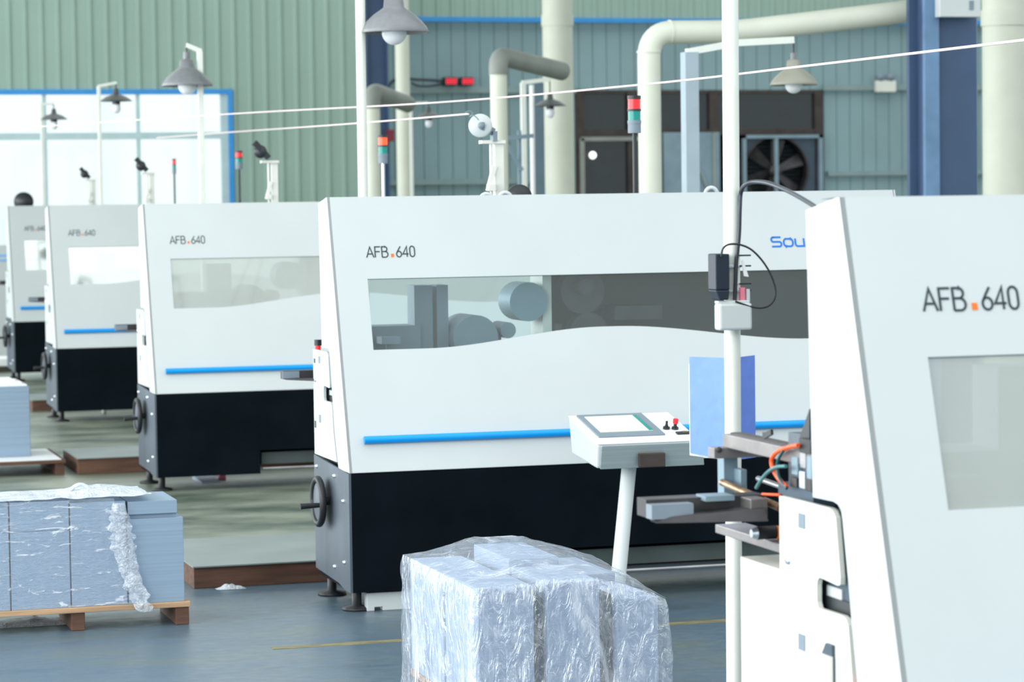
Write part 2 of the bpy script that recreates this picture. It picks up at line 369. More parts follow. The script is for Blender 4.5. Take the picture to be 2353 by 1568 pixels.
def ribbon(mb, pts, w, P):
    n_ = len(pts); L = []; R = []
    for i in range(n_):
        a = Vector(pts[max(i-1,0)]); c = Vector(pts[min(i+1,n_-1)]); p = Vector(pts[i])
        d1 = (p-a) if i else (c-p); d2 = (c-p) if i < n_-1 else d1
        d1.normalize(); d2.normalize()
        t_ = (d1+d2)
        t_ = t_.normalized() if t_.length > 1e-3 else d1
        nn = Vector((-t_.y, t_.x)); k_ = 1/max(.45, nn.dot(Vector((-d1.y, d1.x))))
        L.append(p+nn*w/2*k_); R.append(p-nn*w/2*k_)
    vs = [P(q.x, q.y, .0004) for q in L]+[P(q.x, q.y, .0004) for q in R]+[P(q.x, q.y, .0016) for q in L]+[P(q.x, q.y, .0016) for q in R]
    fs = []
    for i in range(n_-1):
        fs += [(2*n_+i, 2*n_+i+1, 3*n_+i+1, 3*n_+i), (i, i+1, 2*n_+i+1, 2*n_+i), (n_+i, 3*n_+i, 3*n_+i+1, n_+i+1), (i, n_+i, n_+i+1, i+1)]
    mb.add(vs, fs)
def word(mb, s, u0, z0, h, gap, stroke, P, sx_=1.0):
    for ch in s:
        w_, st = GL[ch]
        for pl in st: ribbon(mb, [(u0+x*h*sx_, z0+y*h) for x, y in pl], stroke, P)
        u0 += (w_*sx_+gap)*h
    return u0

# ------------------------------------------------------------------ the binding machines
ZB, TS, LEN = .5805, .3334, 2.593
def wave(u):
    def ss(a, b, x): x = max(0, min(1, (x-a)/(b-a))); return x*x*(3-2*x)
    return 1.0755 + .070*ss(.38, 1.15, u) - .076*ss(1.22, 2.1, u)

def signal_tower(root, u, y, z0, z1, lit, polem, r=.030):
    p = MB().cyl((u, y, 1.6), (u, y, z0), .010, 12).build('signal_tower', polem, root, True)
    H = z1-z0
    MB().cyl((u,y,z0-.002), (u,y,z0+H*.24), r, 20).cyl((u,y,z0+H*.24),(u,y,z0+H*.33), r*1.05, 20).build('tower_base', M_greyp, p, True)
    MB().cyl((u,y,z0+H*.33), (u,y,z0+H*.58), r*.96, 20).build('green_lens', M_green, p, True)
    MB().cyl((u,y,z0+H*.58), (u,y,z0+H*.64), r*1.05, 20).build('ring', M_cap, p, True)
    MB().cyl((u,y,z0+H*.64), (u,y,z0+H*.90), r*.96, 20).build('red_lens', M_redlit if lit else M_red, p, True)
    MB().cyl((u,y,z0+H*.90), (u,y,z1), r*1.04, 20).build('tower_cap', M_cap, p, True)

def machine(X, Y, label, pane, zt=1.70, tower=None, wheel='dark', arm=True, roll=None, foot=False, console=False, detail=False, eyes=()):
    root = thing('binding_machine', (X, Y, 0), label, 'machine', 'binding machines in the row')
    k = TS/(zt-ZB); al = math.atan(k); nrm = Vector((0, -math.cos(al), math.sin(al)))
    def P(u, z, d=0.0): return Vector((u, k*(z-ZB), z)) + nrm*d
    # front cover with the wavy window
    U0, U1, Z1 = .145, LEN-.16, 1.369
    fc = MB(); us = [U0+(U1-U0)*i/60 for i in range(61)]
    def sheet(d):
        b = len(fc.v)
        vs = []; fs = []
        def q(p4): 
            i = len(vs); vs.extend(p4); fs.append((i, i+1, i+2, i+3))
        zc = [ZB, 1.05, Z1, zt]
        q([P(0,ZB,d), P(U0,ZB,d), P(U0,zt,d), P(0,zt,d)]); q([P(U1,ZB,d), P(LEN,ZB,d), P(LEN,zt,d), P(U1,zt,d)])
        for a_, c_ in zip(us[:-1], us[1:]):
            q([P(a_,Z1,d), P(c_,Z1,d), P(c_,zt,d), P(a_,zt,d)])
            q([P(a_,ZB,d), P(c_,ZB,d), P(c_,wave(c_),d), P(a_,wave(a_),d)])
        return vs, fs
    v0, f0 = sheet(0); v1, f1 = sheet(-.012); fc.add(v0, f0); fc.add(v1, f1)
    for a_, c_ in zip(us[:-1], us[1:]):      # reveals of the opening
        fc.add([P(a_,wave(a_),0), P(c_,wave(c_),0), P(c_,wave(c_),-.012), P(a_,wave(a_),-.012)], [(0,1,2,3)])
        fc.add([P(a_,Z1,0), P(c_,Z1,0), P(c_,Z1,-.012), P(a_,Z1,-.012)], [(0,1,2,3)])
    for u_ in (U0, U1):
        fc.add([P(u_,wave(u_),0), P(u_,Z1,0), P(u_,Z1,-.012), P(u_,wave(u_),-.012)], [(0,1,2,3)])
    # top lip running back, bottom lip
    fc.add([P(0,zt), P(LEN,zt), (LEN, TS+.14, zt-.004), (0.02, TS+.14, zt-.004)], [(0,1,2,3)])
    fc.add([P(0,ZB), P(LEN,ZB), (LEN, .05, ZB), (0, .05, ZB)], [(0,1,2,3)])
    fc.build('front_cover', M_white, root, True)
    # left end panel: bright side sheet with its stepped back edge
    ep = [(0, ZB), (TS, zt), (TS+.02, zt-.002), (TS+.168, zt-.026), (.478, 1.10), (.477, 1.074), (.372, 1.076), (.349, 1.072), (.334, 1.062), (.328, 1.046), (.30, .919), (.285, .837), (.261, .729), (.20, ZB)]
    MB().prismX(ep, .0, .012).build('end_panel', M_white, root, True)
    MB().prismX([(0, ZB), (TS, zt), (TS+.168, zt-.026), (.478, 1.1), (.2, ZB)], LEN-.006, LEN+.006).build('end_panel', M_white, root, True)
    # inner side plate with its notch
    ip = [(.66, .605), (.66, 1.058), (.395, 1.060), (.378, 1.056), (.364, 1.044), (.343, .925), (.345, .911), (.357, .908), (.448, .913), (.459, .906), (.463, .895), (.463, .86), (.455, .848),
          (.335, .850), (.318, .847), (.306, .835), (.287, .725), (.235, .605)]
    sp = MB().prismX(ip, .001, .012).build('side_plate', M_ivory if detail else M_white, root, True)
    for y_, z0_, z1_ in ((.537, 1.003, 1.034), (.542, .748, .782)):
        MB().box(-.001, .002, y_-.017, y_+.017, z0_, z1_).build('sticker', M_greyp, sp, True)
    MB().lathe([(.0001,-.006),(.008,-.006),(.011,0)], (.001, .612, .928), 14, (1,0,0)).build('bolt', M_chrome, sp, True)
    MB().box(.03, .045, .22, .56, .60, 1.05).build('inner_frame', M_slate, root, True)
    MB().box(.026, .030, .395, .47, .872, .893).build('inner_strip', M_white, root, True)
    MB().box(.024, .030, .24, .48, .77, .872).build('inner_cavity', M_cap, root, True)
    # black base, steel side plate, wheel
    bs = MB().box(.006, .62, 0, .62, .085, .574).box(.62, LEN, 0.0, .62, .225, .574)
    bs.box(.62, LEN, .55, .62, .085, .225)
    bs.build('base', M_black, root, True)
    sd = MB().prismX([(0.0,.085), (.10,.085), (.22,.10), (.654,.11), (.654,.602), (0.0,.576)], -.004, .006).build('base_side_plate', M_steelp, root, True)
    for y_, z_ in ((.60,.555), (.26,.545), (.10,.455), (.10,.20), (.28,.16)):
        MB().lathe([(.0001,-.012),(.007,-.012),(.010,-.004)], (0, y_, z_), 10, (1,0,0)).build('bolt', M_chrome, sd, True)
    hw = MB()
    c = Vector((-.045, .40, .425)); R = .095
    hw.tube([c+Vector((0, R*math.cos(2*math.pi*i/28), R*math.sin(2*math.pi*i/28))) for i in range(29)], .015, 10, False)
    hw.lathe([(.0001,-.012),(.085,-.002),(.085,.004),(.0001,.012)], c, 24, (1,0,0))
    hw.cyl(c, c+Vector((.05,0,0)), .018, 14)
    h = hw.build('handwheel', M_rubber, root, True)
    MB().lathe([(.0001,-.0135),(.080,-.0035)], c, 24, (1,0,0)).build('wheel_disc', M_steelp, h, True)
    MB().cyl(c+Vector((-.005, -.055, -.01)), c+Vector((-.09, -.055, -.012)), .010, 12, .013).build('handle', M_rubber, h, True)
    # under-frame on the right, feet
    MB().box(.64, LEN, .06, .14, .135, .205).build('lower_beam', M_beam, root, True)
    MB().cyl((.64, .03, .112), (LEN, .03, .112), .008, 10).build('lower_rod', M_steel, root, True)
    for u_, y_ in ((.045,.10), (.045,.56), (LEN-.1,.10), (LEN-.1,.56)):
        MB().lathe([(.0001,.0),(.062,.0),(.06,.012),(.02,.02),(.02,.09)], (u_, y_, 0), 18).build('foot', M_rubber, root, True)
    if foot:
        fbp = [(.073,0),(.105,0),(.105,.016),(.140,.016),(.140,0),(.62,0),(.62,.076),(.073,.076)]
        MB().prismY(fbp, .035, .085).build('foot_bar', M_white, root, True, bevel=.003)
    # blue rail
    MB().tube([P(.07,.708,.012), P(LEN-.08,.704,.012)], .0165, 14).build('blue_rail', M_blue, root, True)
    # lettering
    st = .0048
    def letters(txt, u_, z_, h_, gap, w_, sx_, m_):
        o_ = None
        for ch in txt:
            g = MB(); u_ = word(g, ch, u_, z_, h_, gap, w_, P, sx_); o_ = g.build('letter', m_, root, True)
        return u_, o_
    e_, lo = letters('AFB', .150, 1.458, .044, .15, st, 1.05, M_text)
    letters('640', e_+.030, 1.458, .044, .14, st, .92, M_text)
    MB().add([P(e_+.006+a_, 1.458+b_, d_) for d_ in (.0004,.0016) for a_, b_ in ((0,0),(.012,0),(.012,.014),(0,.014))],
             [(0,1,2,3),(4,5,6,7),(0,1,5,4),(1,2,6,5),(2,3,7,6),(3,0,4,7)]).build('lettering_dot', M_dot, root, True)
    if detail is False and foot:
        letters('Sou', 1.976, 1.4700, .041, .25, .0078, 1.0, M_sou)
    # window pane set into the cover
    pn = MB(); vs = [P(u_, Z1, -.008) for u_ in us]+[P(u_, wave(u_), -.008) for u_ in us]; m_ = len(us)
    pn.add(vs, [(i, i+1, m_+i+1, m_+i) for i in range(m_-1)]); pn.build('window_pane', pane, root, True)
    # inside: back sheet, bed, rollers and drums
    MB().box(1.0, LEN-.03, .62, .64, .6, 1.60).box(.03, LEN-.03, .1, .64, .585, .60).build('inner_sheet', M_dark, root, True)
    MB().box(.62, LEN-.03, .40, 1.0, 1.60, zt-.03).build('top_housing', M_greysheet, root, True)
    ins = MB()
    ins.box(.20, .42, .42, .60, .6, 1.16).box(.40, .48, .44, .56, .6, 1.33).box(.50, .55, .44, .56, .6, 1.33).cyl((.65,.36,1.10),(.65,.60,1.10),.10,24)
    ins.box(.56,.78,.42,.58,.6,1.12).cyl((.80,.38,1.13),(.80,.55,1.13),.035,16).box(.22,.30,.30,.40,1.09,1.12).cyl((.26,.35,.6),(.26,.35,1.10),.012,10)
    ins.build('feeder_unit', M_greyp, root, True)
    dr = MB().cyl((.90,.40,1.25),(.90,.58,1.25),.085,28); dr.build('glue_drum', M_greysheet, root, True)
    MB().box(.97,1.01,.42,.60,.6,1.58).build('upright', M_ivory, root, True)
    ge = MB().cyl((1.16,.44,1.29),(1.16,.52,1.29),.10,28).cyl((1.18,.42,1.11),(1.18,.50,1.11),.085,28).box(1.02,1.05,.40,.44,.6,1.15).box(1.30,1.52,.42,.60,1.16,1.22)
    ge.cyl((1.15,.36,1.31),(1.15,.44,1.31),.035,16)
    ge.build('gear_unit', M_darkst, root, True)
    MB().cyl((.22,.26,1.03),(.86,.26,1.03),.008,10).build('guide_rod', M_chrome, root, True)
    # on top
    if tower:
        signal_tower(root, tower['u'], .90, tower['z'][0], tower['z'][1], tower.get('lit', False), tower.get('pole', M_cap), tower.get('r', .030))
    if wheel:
        y_ = .90
        ps = MB().box(.905,.945,y_,y_+.03,zt-.06,1.955).cyl((.885,y_,zt-.05),(.885,y_,1.95),.007,10).box(.84,.95,y_-.015,y_+.04,1.945,1.960)
        ps.bar((.87,y_,zt+.02),(.90,y_,zt+.13),.02,.02).box(.868,.90,y_-.02,y_+.02,zt+.02,zt+.05)
        pst = ps.build('wheel_post', M_ivory, root, True)
        cw = Vector((.832, y_-.02, 2.025))
        if wheel == 'white':
            MB().lathe([(.0001,-.012),(.048,-.012),(.053,-.006),(.053,.006),(.048,.012),(.0001,.012)], cw, 32, (.35,1,0)).build('pulley', M_white, pst, True)
            MB().bar(cw+Vector((0,-.02,0)), Vector((.90,y_,1.995)), .012, .034).bar(Vector((.90,y_,2.0)), Vector((.90,y_,1.955)), .02, .05, (0,1,0)).lathe([(.0001,-.03),(.014,-.03),(.016,-.015)], cw, 12, (0,1,0)).build('pulley_bracket', M_greyp, pst, True)
        else:
            MB().lathe([(.0001,-.02),(.035,-.02),(.042,0),(.035,.03),(.0001,.03)], cw+Vector((0,0,-.01)), 20, (.35,1,0)).bar(cw+Vector((-.04,0,.05)), cw+Vector((.05,0,-.05)), .035, .045, (0,1,0)).build('pulley', M_cap, pst, True)
    if roll:
        MB().lathe([(.0001,-.03),(roll[2],-.03),(roll[2],.05),(.0001,.05)], (roll[0], roll[3], roll[1]), 28, (.2,1,0)).build('material_roll', M_cap, root, True)
    for u_, y_, z_ in eyes:
        pts = [(u_+.03*math.cos(math.radians(q_)), y_, z_+.034*math.sin(math.radians(q_))) for q_ in range(0, 181, 20)]
        MB().tube(pts, .009, 8).build('lifting_eye', M_white, root, True)
    if arm:
        a = MB().box(-.115,.10,.74,.80,.926,.962).hexa([(-.115,.70,.926),(.1,.60,.915),(.1,.74,.915),(-.05,.74,.926)],[(-.115,.70,.932),(.1,.60,.93),(.1,.74,.93),(-.05,.74,.932)])
        ao = a.build('feed_arm', M_darkst, root, True)
        MB().box(-.118,-.045,.734,.74,.930,.960).build('end_plate', M_greyp, ao, True)
    return root, P

pane1 = pane_mat('mirror painted glare pane', .62, (.8,.8,.8), .5)  # raised mirror share and pale diffuse stand for the skylight's reflection
pane2 = pane_mat('painted glare pane', .58, (.8,.8,.8), .5)  # same painted skylight glare, slightly weaker mirror
pane3 = pane_mat('reflection grey acrylic pane', .16, (.4,.45,.43), .60, .06, (.46,.50,.47))  # grey diffuse share paints the hall's reflection into the pane
pane4 = pane_mat('clear acrylic pane', .045, (.72,.84,.86), .05)
pane5 = pane_mat('sheen grey acrylic pane', .16, (.4,.45,.46), .55, .06, (.46,.50,.47))  # grey diffuse colour stands for reflected surroundings, as on the third machine

m5, P5 = machine(2.157, 4.612, 'nearest white binding machine, cut off by the right edge of the photo', pane5, zt=1.686, detail=True, wheel=None, arm=False, eyes=[(.985,.50,1.672)])
m4, P4 = machine(2.510, 10.759, 'large white machine with clear wavy window, console and blue brand letters', pane4, zt=1.713, tower=dict(u=1.568, z=(1.99,2.158)), wheel='white', foot=True,
                 roll=(1.0, 1.705, .055, .85), eyes=[(1.786,.5,1.70),(.745,.5,1.685),(.83,.5,1.69)])
m3, P3 = machine(2.517, 15.773, 'white machine behind the one with the console, grey reflecting window', pane3, zt=1.698, tower=dict(u=1.625, z=(1.937,2.116), lit=True, pole=M_chrome), wheel='dark')
m2, P2 = machine(2.615, 21.218, 'second machine from the far end, with white glaring window and blue rail', pane2, zt=1.697, tower=dict(u=1.65, z=(1.983,2.131)), wheel='grey')
m1, P1 = machine(2.856, 26.422, 'farthest machine of the row, with a dark roll on its top', pane1, zt=1.703, tower=dict(u=1.745, z=(2.006,2.161), r=.02), wheel='grey', roll=(.20, 1.745, .095, .7))

# extra small parts of the machine with the console: button post on its left side
b_ = MB().box(.0,.035,.60,.655,.62,1.05).build('control_box', M_white, m4, True, bevel=.004)
MB().cyl((.017,.63,1.05),(.017,.63,1.075),.012,14).build('red_button', M_red, b_, True)
MB().cyl((.017,.63,1.075),(.017,.63,1.10),.016,14).build('knob', M_cap, b_, True)
MB().box(-.002,.0,.615,.64,.72,.75).box(-.002,.0,.612,.636,1.0,1.02).build('socket', M_cap, b_, True)

# ---- infeed parts on the nearest machine
def L(p): return p - Vector((2.157, 4.612, 0))
XL = 2.192
a_ = L(onX(1660, 997, XL)); c_ = L(onX(1652, 1026, XL))
q = MB().box(a_.x, a_.x+.055, .30, a_.y, c_.z, a_.z).build('guide_rail', M_brownst, m5, True, bevel=.002)
MB().box(a_.x+.012, a_.x+.040, .32, a_.y-.02, a_.z, a_.z+.004).build('rail_cap', M_darkst, q, True)
YE = a_.y + 4.612
p0 = onY(1641, 1055, YE-.03); p1 = onY(1764, 1028, YE-.03)
MB().box(L(p0).x, L(p1).x, YE-4.612-.03, YE-4.612+.01, p0.z, p1.z+.003).build('cross_bar', M_brownst, m5, True, bevel=.002)
MB().lathe([(.0001,-.004),(.006,-.004),(.007,0)], (L(p0).x+.012, YE-4.612-.03, p0.z+.02), 12, (0,1,0)).build('bolt', M_darkst, m5, True)
p0 = onY(1660, 1150, YE+.02); p1 = onY(1692, 1052, YE+.02)
sl = MB().box(L(p0).x, L(p1).x, YE-4.612+.01, YE-4.612+.05, p0.z, p1.z+.02)
p2 = onY(1685, 1110, YE-.02); sl.box(L(p1).x-.010, L(p1).x+.006, YE-4.612-.03, YE-4.612+.04, p2.z-.03, p2.z+.03)
sl.build('slide_post', M_greysheet, m5, True, bevel=.002)
YA = 5.45
p0 = onY(1485, 1193, YA); p1 = onY(1727, 1148, YA)
fa = MB().box(L(p0).x, L(p1).x+.03, YA-4.612, YA-4.612+.06, p0.z+.002, p0.z+.041)
fa.hexa([(L(p0).x+.01,.80,p0.z-.006),(L(p1).x,.74,p0.z-.006),(L(p1).x,YA-4.612,p0.z-.006),(L(p0).x+.01,YA-4.612,p0.z-.006)],
        [(L(p0).x+.005,.81,p0.z+.004),(L(p1).x,.76,p0.z+.02),(L(p1).x,YA-4.612,p0.z+.02),(L(p0).x+.005,YA-4.612,p0.z+.004)])
fao = fa.build('feed_arm', M_darkst, m5, True, bevel=.001)
MB().box(L(p0).x, L(p0).x+.095, .802, .8385, p0.z+.002, p0.z+.033).build('end_plate', M_greyp, fao, True)
p2 = onY(1622, 1147, YA-.03)
MB().box(L(p2).x, L(p2).x+.066, YA-4.612-.03, YA-4.612+.03, p2.z-.006, p2.z+.005).build('slide_plate', M_greysheet, fao, True)
p2 = onY(1725, 1198, YA-.06); p3 = onY(1764, 1146, YA-.06)
MB().box(L(p2).x, L(p3).x, YA-4.612-.06, YA-4.612+.04, p2.z, p3.z).build('arm_block', M_brownst, fao, True, bevel=.002)
a_ = L(onX(1643, 1205, XL)); c_ = L(onX(1643, 1225, XL))
MB().box(a_.x, a_.x+.075, .40, a_.y, c_.z, a_.z).build('guide_rail', M_brownst, m5, True, bevel=.002)
p2 = onY(1738, 1217, 5.43); p3 = onY(1800, 1219, 5.43); zr_ = a_.z+.016
p2.z = p3.z = zr_
mo = MB().cyl(L(p2), L(p3), .0145, 20).build('drive_motor', M_rubber, m5, True)
MB().cyl(L(p2)+Vector((-.012,0,0)), L(p2), .009, 16, .0145).build('motor_collar', M_chrome, mo, True)
MB().cyl(L(p3)+Vector((-.018,-.006,0)), L(p3)+Vector((-.001,-.006,0)), .0146, 16).build('motor_cap', M_dot, mo, True)
# copper rod
MB().cyl(L(onX(1660,1109,2.195)), L(onX(1794,1168,2.205)), .0085, 14).build('feed_rod', M_brass, m5, True)
MB().cyl(L(onX(1742,1100,2.25)), L(onX(1812,1125,2.25)), .006, 12).build('guide_rod', M_steel, m5, True)
# valve block and its hoses
def bx(px0, py0, px1, py1, X, dx, m_, nm, par):
    a_ = onX(px0, py1, X); c_ = onX(px1, py0, X)
    y0, y1 = sorted((L(a_).y, L(c_).y)); zz = sorted((a_.z, c_.z))
    return MB().box(L(a_).x, L(a_).x+dx, y0, y1, zz[0], zz[1]).build(nm, m_, par, True, bevel=.0015)
vb = bx(1812, 1005, 1870, 1140, 2.200, .03, M_steelp, 'valve_block', m5)
bx(1818, 1052, 1832, 1090, 2.189, .012, M_greysheet, 'valve', vb); bx(1838, 1040, 1850, 1075, 2.189, .012, M_steel, 'valve', vb)
bx(1836, 1085, 1848, 1122, 2.189, .012, M_chrome, 'valve', vb); bx(1853, 1050, 1864, 1100, 2.189, .012, M_greysheet, 'valve', vb)
bx(1850, 1102, 1864, 1128, 2.189, .012, M_darkst, 'valve', vb); bx(1815, 1100, 1830, 1118, 2.189, .012, M_darkst, 'valve', vb)
bx(1836, 1012, 1862, 1040, 2.185, .016, M_rubber, 'fitting', vb)
bx(1788, 1128, 1868, 1146, 2.195, .05, M_slate, 'valve_plate', vb)
MB().prismX([(L(onX(1838,1012,2.20)).y, onX(1838,1012,2.20).z), (L(onX(1863,1012,2.20)).y, onX(1863,1012,2.20).z), (L(onX(1863,940,2.20)).y, onX(1863,940,2.20).z)], .04, .045).build('guard', M_cap, m5, True)
MB().bar(L(onX(1756,1003,2.19)), L(onX(1774,993,2.19)), .006, .012).bar(L(onX(1756,1008,2.19)), L(onX(1756,994,2.19)), .006, .006, (0,1,0)).build('clamp_lever', M_cap, m5, True)
def sm(pts, n=6):
    pts = [Vector(p) for p in pts]; out = []
    for i in range(len(pts)-1):
        a_, b__, c_, d_ = pts[max(i-1,0)], pts[i], pts[i+1], pts[min(i+2,len(pts)-1)]
        for k_ in range(n):
            t_ = k_/n
            out.append(.5*((2*b__)+(c_-a_)*t_+(2*a_-5*b__+4*c_-d_)*t_*t_+(3*b__-a_-3*c_+d_)*t_**3))
    return out+[pts[-1]]
def hose(px, X, r, m_, nm, par):
    return MB().tube(sm([L(onX(x_, y_, X)) for x_, y_ in px]), r, 10).build(nm, m_, par, True)
hose([(1834,1024),(1810,1029),(1785,1040),(1773,1058),(1778,1082),(1792,1104),(1808,1120)], 2.178, .0048, M_orange, 'orange_hose', m5)
hose([(1800,1036),(1788,1058),(1786,1082),(1792,1103),(1808,1123)], 2.176, .0036, M_teal, 'teal_hose', m5)
hose([(1806,1072),(1784,1074),(1764,1086),(1748,1105),(1738,1122)], 2.17, .0040, mat('sea green hose', (.06,.20,.21), .35), 'sea_green_hose', m5)
hose([(1752,1136),(1772,1137),(1792,1138)], 2.19, .003, M_orange, 'red_hose', m5)
# side box under the lower rail, latch
MB().prismX([(.60,.0),(.896,.0),(.896,.90),(.66,.90),(.60,.90)], .005, .30).build('side_box', M_ivory, m5, True)
la = MB().prismX([(.372,.60),(.430,.60),(.430,.755),(.405,.785),(.372,.785)], -.006, .002).build('latch_frame', M_slate, m5, True)
MB().prismX([(.370,.60),(.420,.60),(.420,.762),(.370,.762)], -.012, -.005).build('latch_handle', M_ivory, la, True)
MB().box(.02,.03,.265,.30,.715,.735).build('red_switch', M_red, m5, True)

# ------------------------------------------------------------------ console in front of the clear-window machine
c0 = onY(1375, 1022, 10.1); bw = .40
cr = thing('control_console', (onY(1422,1300,10.05).x, 10.05, 0), 'tilted grey touch screen console on a leaning white post', 'control console')
Xl, Xr = c0.x-.008, onY(1606, 1022, 10.1).x
zf, zbk, zlow = c0.z, onY(1322,958,10.45).z, onY(1380,1076,10.12).z
MB().hexa([(Xl,10.10,zlow),(Xr,10.10,zlow),(Xr,10.42,zlow+.03),(Xl,10.42,zlow+.03)], [(Xl,10.085,zf),(Xr,10.085,zf),(Xr,10.46,zbk),(Xl,10.46,zbk)]).build('housing', M_white, cr, bevel=.008)
MB().hexa([(Xl+.012,10.094,zlow-.004),(Xr+.02,10.094,zlow-.004),(Xr+.02,10.10,zlow),(Xl+.012,10.10,zlow)], [(Xl+.012,10.070,zf-.003),(Xr+.005,10.070,zf-.003),(Xr+.005,10.09,zf-.003),(Xl+.012,10.09,zf-.003)]).build('front_strip', M_alu, cr, bevel=.003)
kz = (zbk-zf)/.375
def T(u_, v_, d_=0.0):       # on the tilted top: u 0..1 across, v 0..1 front to back
    y_ = 10.085+.375*v_
    return Vector((Xl+(Xr-Xl)*u_, y_, zf+kz*(y_-10.085))) + Vector((0, -math.sin(math.atan(kz)), math.cos(math.atan(kz))))*d_
def slab(u0, u1, v0, v1, d0, d1):
    return MB().hexa([T(u0,v0,d0),T(u1,v0,d0),T(u1,v1,d0),T(u0,v1,d0)], [T(u0,v0,d1),T(u1,v0,d1),T(u1,v1,d1),T(u0,v1,d1)])
slab(.0, 1.0, .0, 1.0, .0, .003).build('top_plate', M_paperw, cr, bevel=.002)
bz = slab(.07, .72, .20, .97, .003, .010).build('screen_bezel', M_greyp, cr, bevel=.002)
slab(.125, .64, .33, .88, .010, .012).build('screen', M_screen, bz)
slab(.60, .64, .33, .88, .012, .0125).build('screen_strip', M_green, bz)
for u_, v_, m_, h_ in ((.80, .42, M_cap, .03), (.88, .40, M_red, .04)):
    bp_ = MB().cyl(T(u_,v_,.003), T(u_,v_,.012), .014, 16).cyl(T(u_,v_,.01), T(u_,v_,h_-.01), .007, 12).build('switch', M_cap, cr)
    MB().cyl(T(u_,v_,h_-.012), T(u_,v_,h_+.006), .011 if m_ is M_red else .005, 14).build('button', m_, bp_)
kb = slab(.84, .99, .20, .27, .003, .010).build('switch_strip', M_cap, cr, bevel=.002)
slab(.90, .95, .22, .26, .010, .012).build('yellow_key', M_yellow, kb)
a_ = onY(1464, 1042, 10.085); b__ = onY(1525, 1072, 10.085)
MB().box(a_.x, b__.x, 10.060, 10.078, b__.z, a_.z).build('badge', M_rust, cr, bevel=.004)
pt = onY(1447, 1070, 10.22); pb = onY(1424, 1300, 10.08); d_ = pb-pt; pb = pt + d_*((pt.z-0.01)/(pt.z-pb.z))
MB().cyl(pt+Vector((0,0,.02)), pb, .030, 24).build('post', M_white, cr)
MB().lathe([(.0001,0),(.16,0),(.16,.012),(.04,.03)], (pb.x, pb.y, 0), 28).build('post_foot', M_white, cr)

# ------------------------------------------------------------------ pole with socket and cable
px_ = onY(1678, 1000, 6.3); PX, PY = px_.x, 6.3
tag(MB().cyl((PX+.004,PY,0),(PX+.014,PY,3.2), .0205, 24).build('support_pole', M_pole), 'slim white floor to ceiling pole beside the nearest machine', 'pole')
cl = MB()
for py_ in (600, 625, 672): 
    z_ = onY(1680, py_, PY).z; cl.lathe([(.0215,-.006),(.0235,-.004),(.0235,.004),(.0215,.006)], (PX+.008, PY, z_), 20)
sleeve = MB().cyl((PX+.008,PY,onY(1680,690,PY).z), (PX+.010,PY,onY(1680,565,PY).z), .0225, 22)
so_ = thing('transformer', (PX-.03, PY-.03, onY(1650,690,PY).z), 'black slim transformer box strapped to the white pole', 'transformer')
a_ = onY(1637, 690, PY-.03); b__ = onY(1668, 583, PY-.03)
MB().hexa([(a_.x+.010,PY-.055,a_.z),(b__.x-.003,PY-.055,a_.z),(b__.x-.003,PY-.0,a_.z),(a_.x+.010,PY-.0,a_.z)],
          [(a_.x,PY-.055,a_.z+.025),(b__.x,PY-.055,a_.z+.025),(b__.x,PY-.0,a_.z+.025),(a_.x,PY-.0,a_.z+.025)]).box(a_.x,b__.x,PY-.055,PY,a_.z+.025,b__.z).build('case', mat('navy black plastic', (.008,.018,.035), .5), so_, bevel=.003)
cl2 = MB()
for py_ in (612, 668):
    z_ = onY(1680, py_, PY).z
    cl2.lathe([(.0215,-.003),(.0245,-.003),(.0245,.003),(.0215,.003)], (PX+.008, PY, z_), 20)
    cl2.bar((PX-.03,PY-.026,z_), (PX+.018,PY-.026,z_), .004, .005)
cl2.build('strap', M_chrome, so_)
tg = MB()
for py_ in (587, 611, 652, 667):
    z_ = onY(1700, py_, PY).z; tg.bar((PX+.02,PY-.02,z_), (PX+.05,PY-.024,z_), .004, .004)
tg.build('clip_screws', M_cap, so_)
sb = thing('socket_box', (PX, PY-.05, onY(1687,760,PY).z), 'square white wall socket box mounted on the pole', 'socket box')
a_ = onY(1650, 760, PY-.05); b__ = onY(1725, 696, PY-.05)
MB().box(a_.x, b__.x, PY-.062, PY-.022, a_.z, b__.z).build('cover', M_white, sb, bevel=.006)
MB().box(a_.x+.001, b__.x-.003, PY-.05, PY-.024, b__.z-.001, b__.z+.006).build('back_plate', M_white, sb, bevel=.002)
c_ = onY(1718, 672, PY-.03)
MB().box(c_.x-.004,c_.x+.004,PY-.035,PY-.025,b__.z,c_.z+.008).build('white_clip', M_white, sb)
c_ = onY(1705, 672, PY-.03)
MB().box(c_.x-.006,c_.x+.006,PY-.035,PY-.025,b__.z,c_.z+.012).build('pink_tag', M_pink, sb)
c_ = onY(1712, 618, PY-.03)
tag(MB().hexa([(c_.x-.004,PY-.034,c_.z-.018),(c_.x+.008,PY-.034,c_.z-.02),(c_.x+.008,PY-.03,c_.z-.02),(c_.x-.004,PY-.03,c_.z-.018)],
      [(c_.x-.010,PY-.034,c_.z+.020),(c_.x-.006,PY-.034,c_.z+.024),(c_.x-.006,PY-.03,c_.z+.024),(c_.x-.010,PY-.03,c_.z+.020)]).build('tag_label', M_paperw), 'small white paper tag hanging from the pole clips', 'tag')
def run(px, Y, ys=None): return sm([onY(x_, y_, Y if ys is None else ys[i]) for i, (x_, y_) in enumerate(px)])
ca = run([(1895,492),(1868,472),(1835,452),(1800,434),(1765,421),(1735,418),(1714,424),(1703,440),(1700,480),(1698,540),(1692,600),(1690,650),(1688,690)], PY, [5.55,5.7,5.85,6.0,6.1,6.18,6.22]+[PY-.028]*6)
tag(MB().tube(ca, .0055, 10).build('power_cable', mat('black grey cable', (.03,.04,.055), .35)), 'thick black cable arching from the nearest machine to the pole', 'cable')
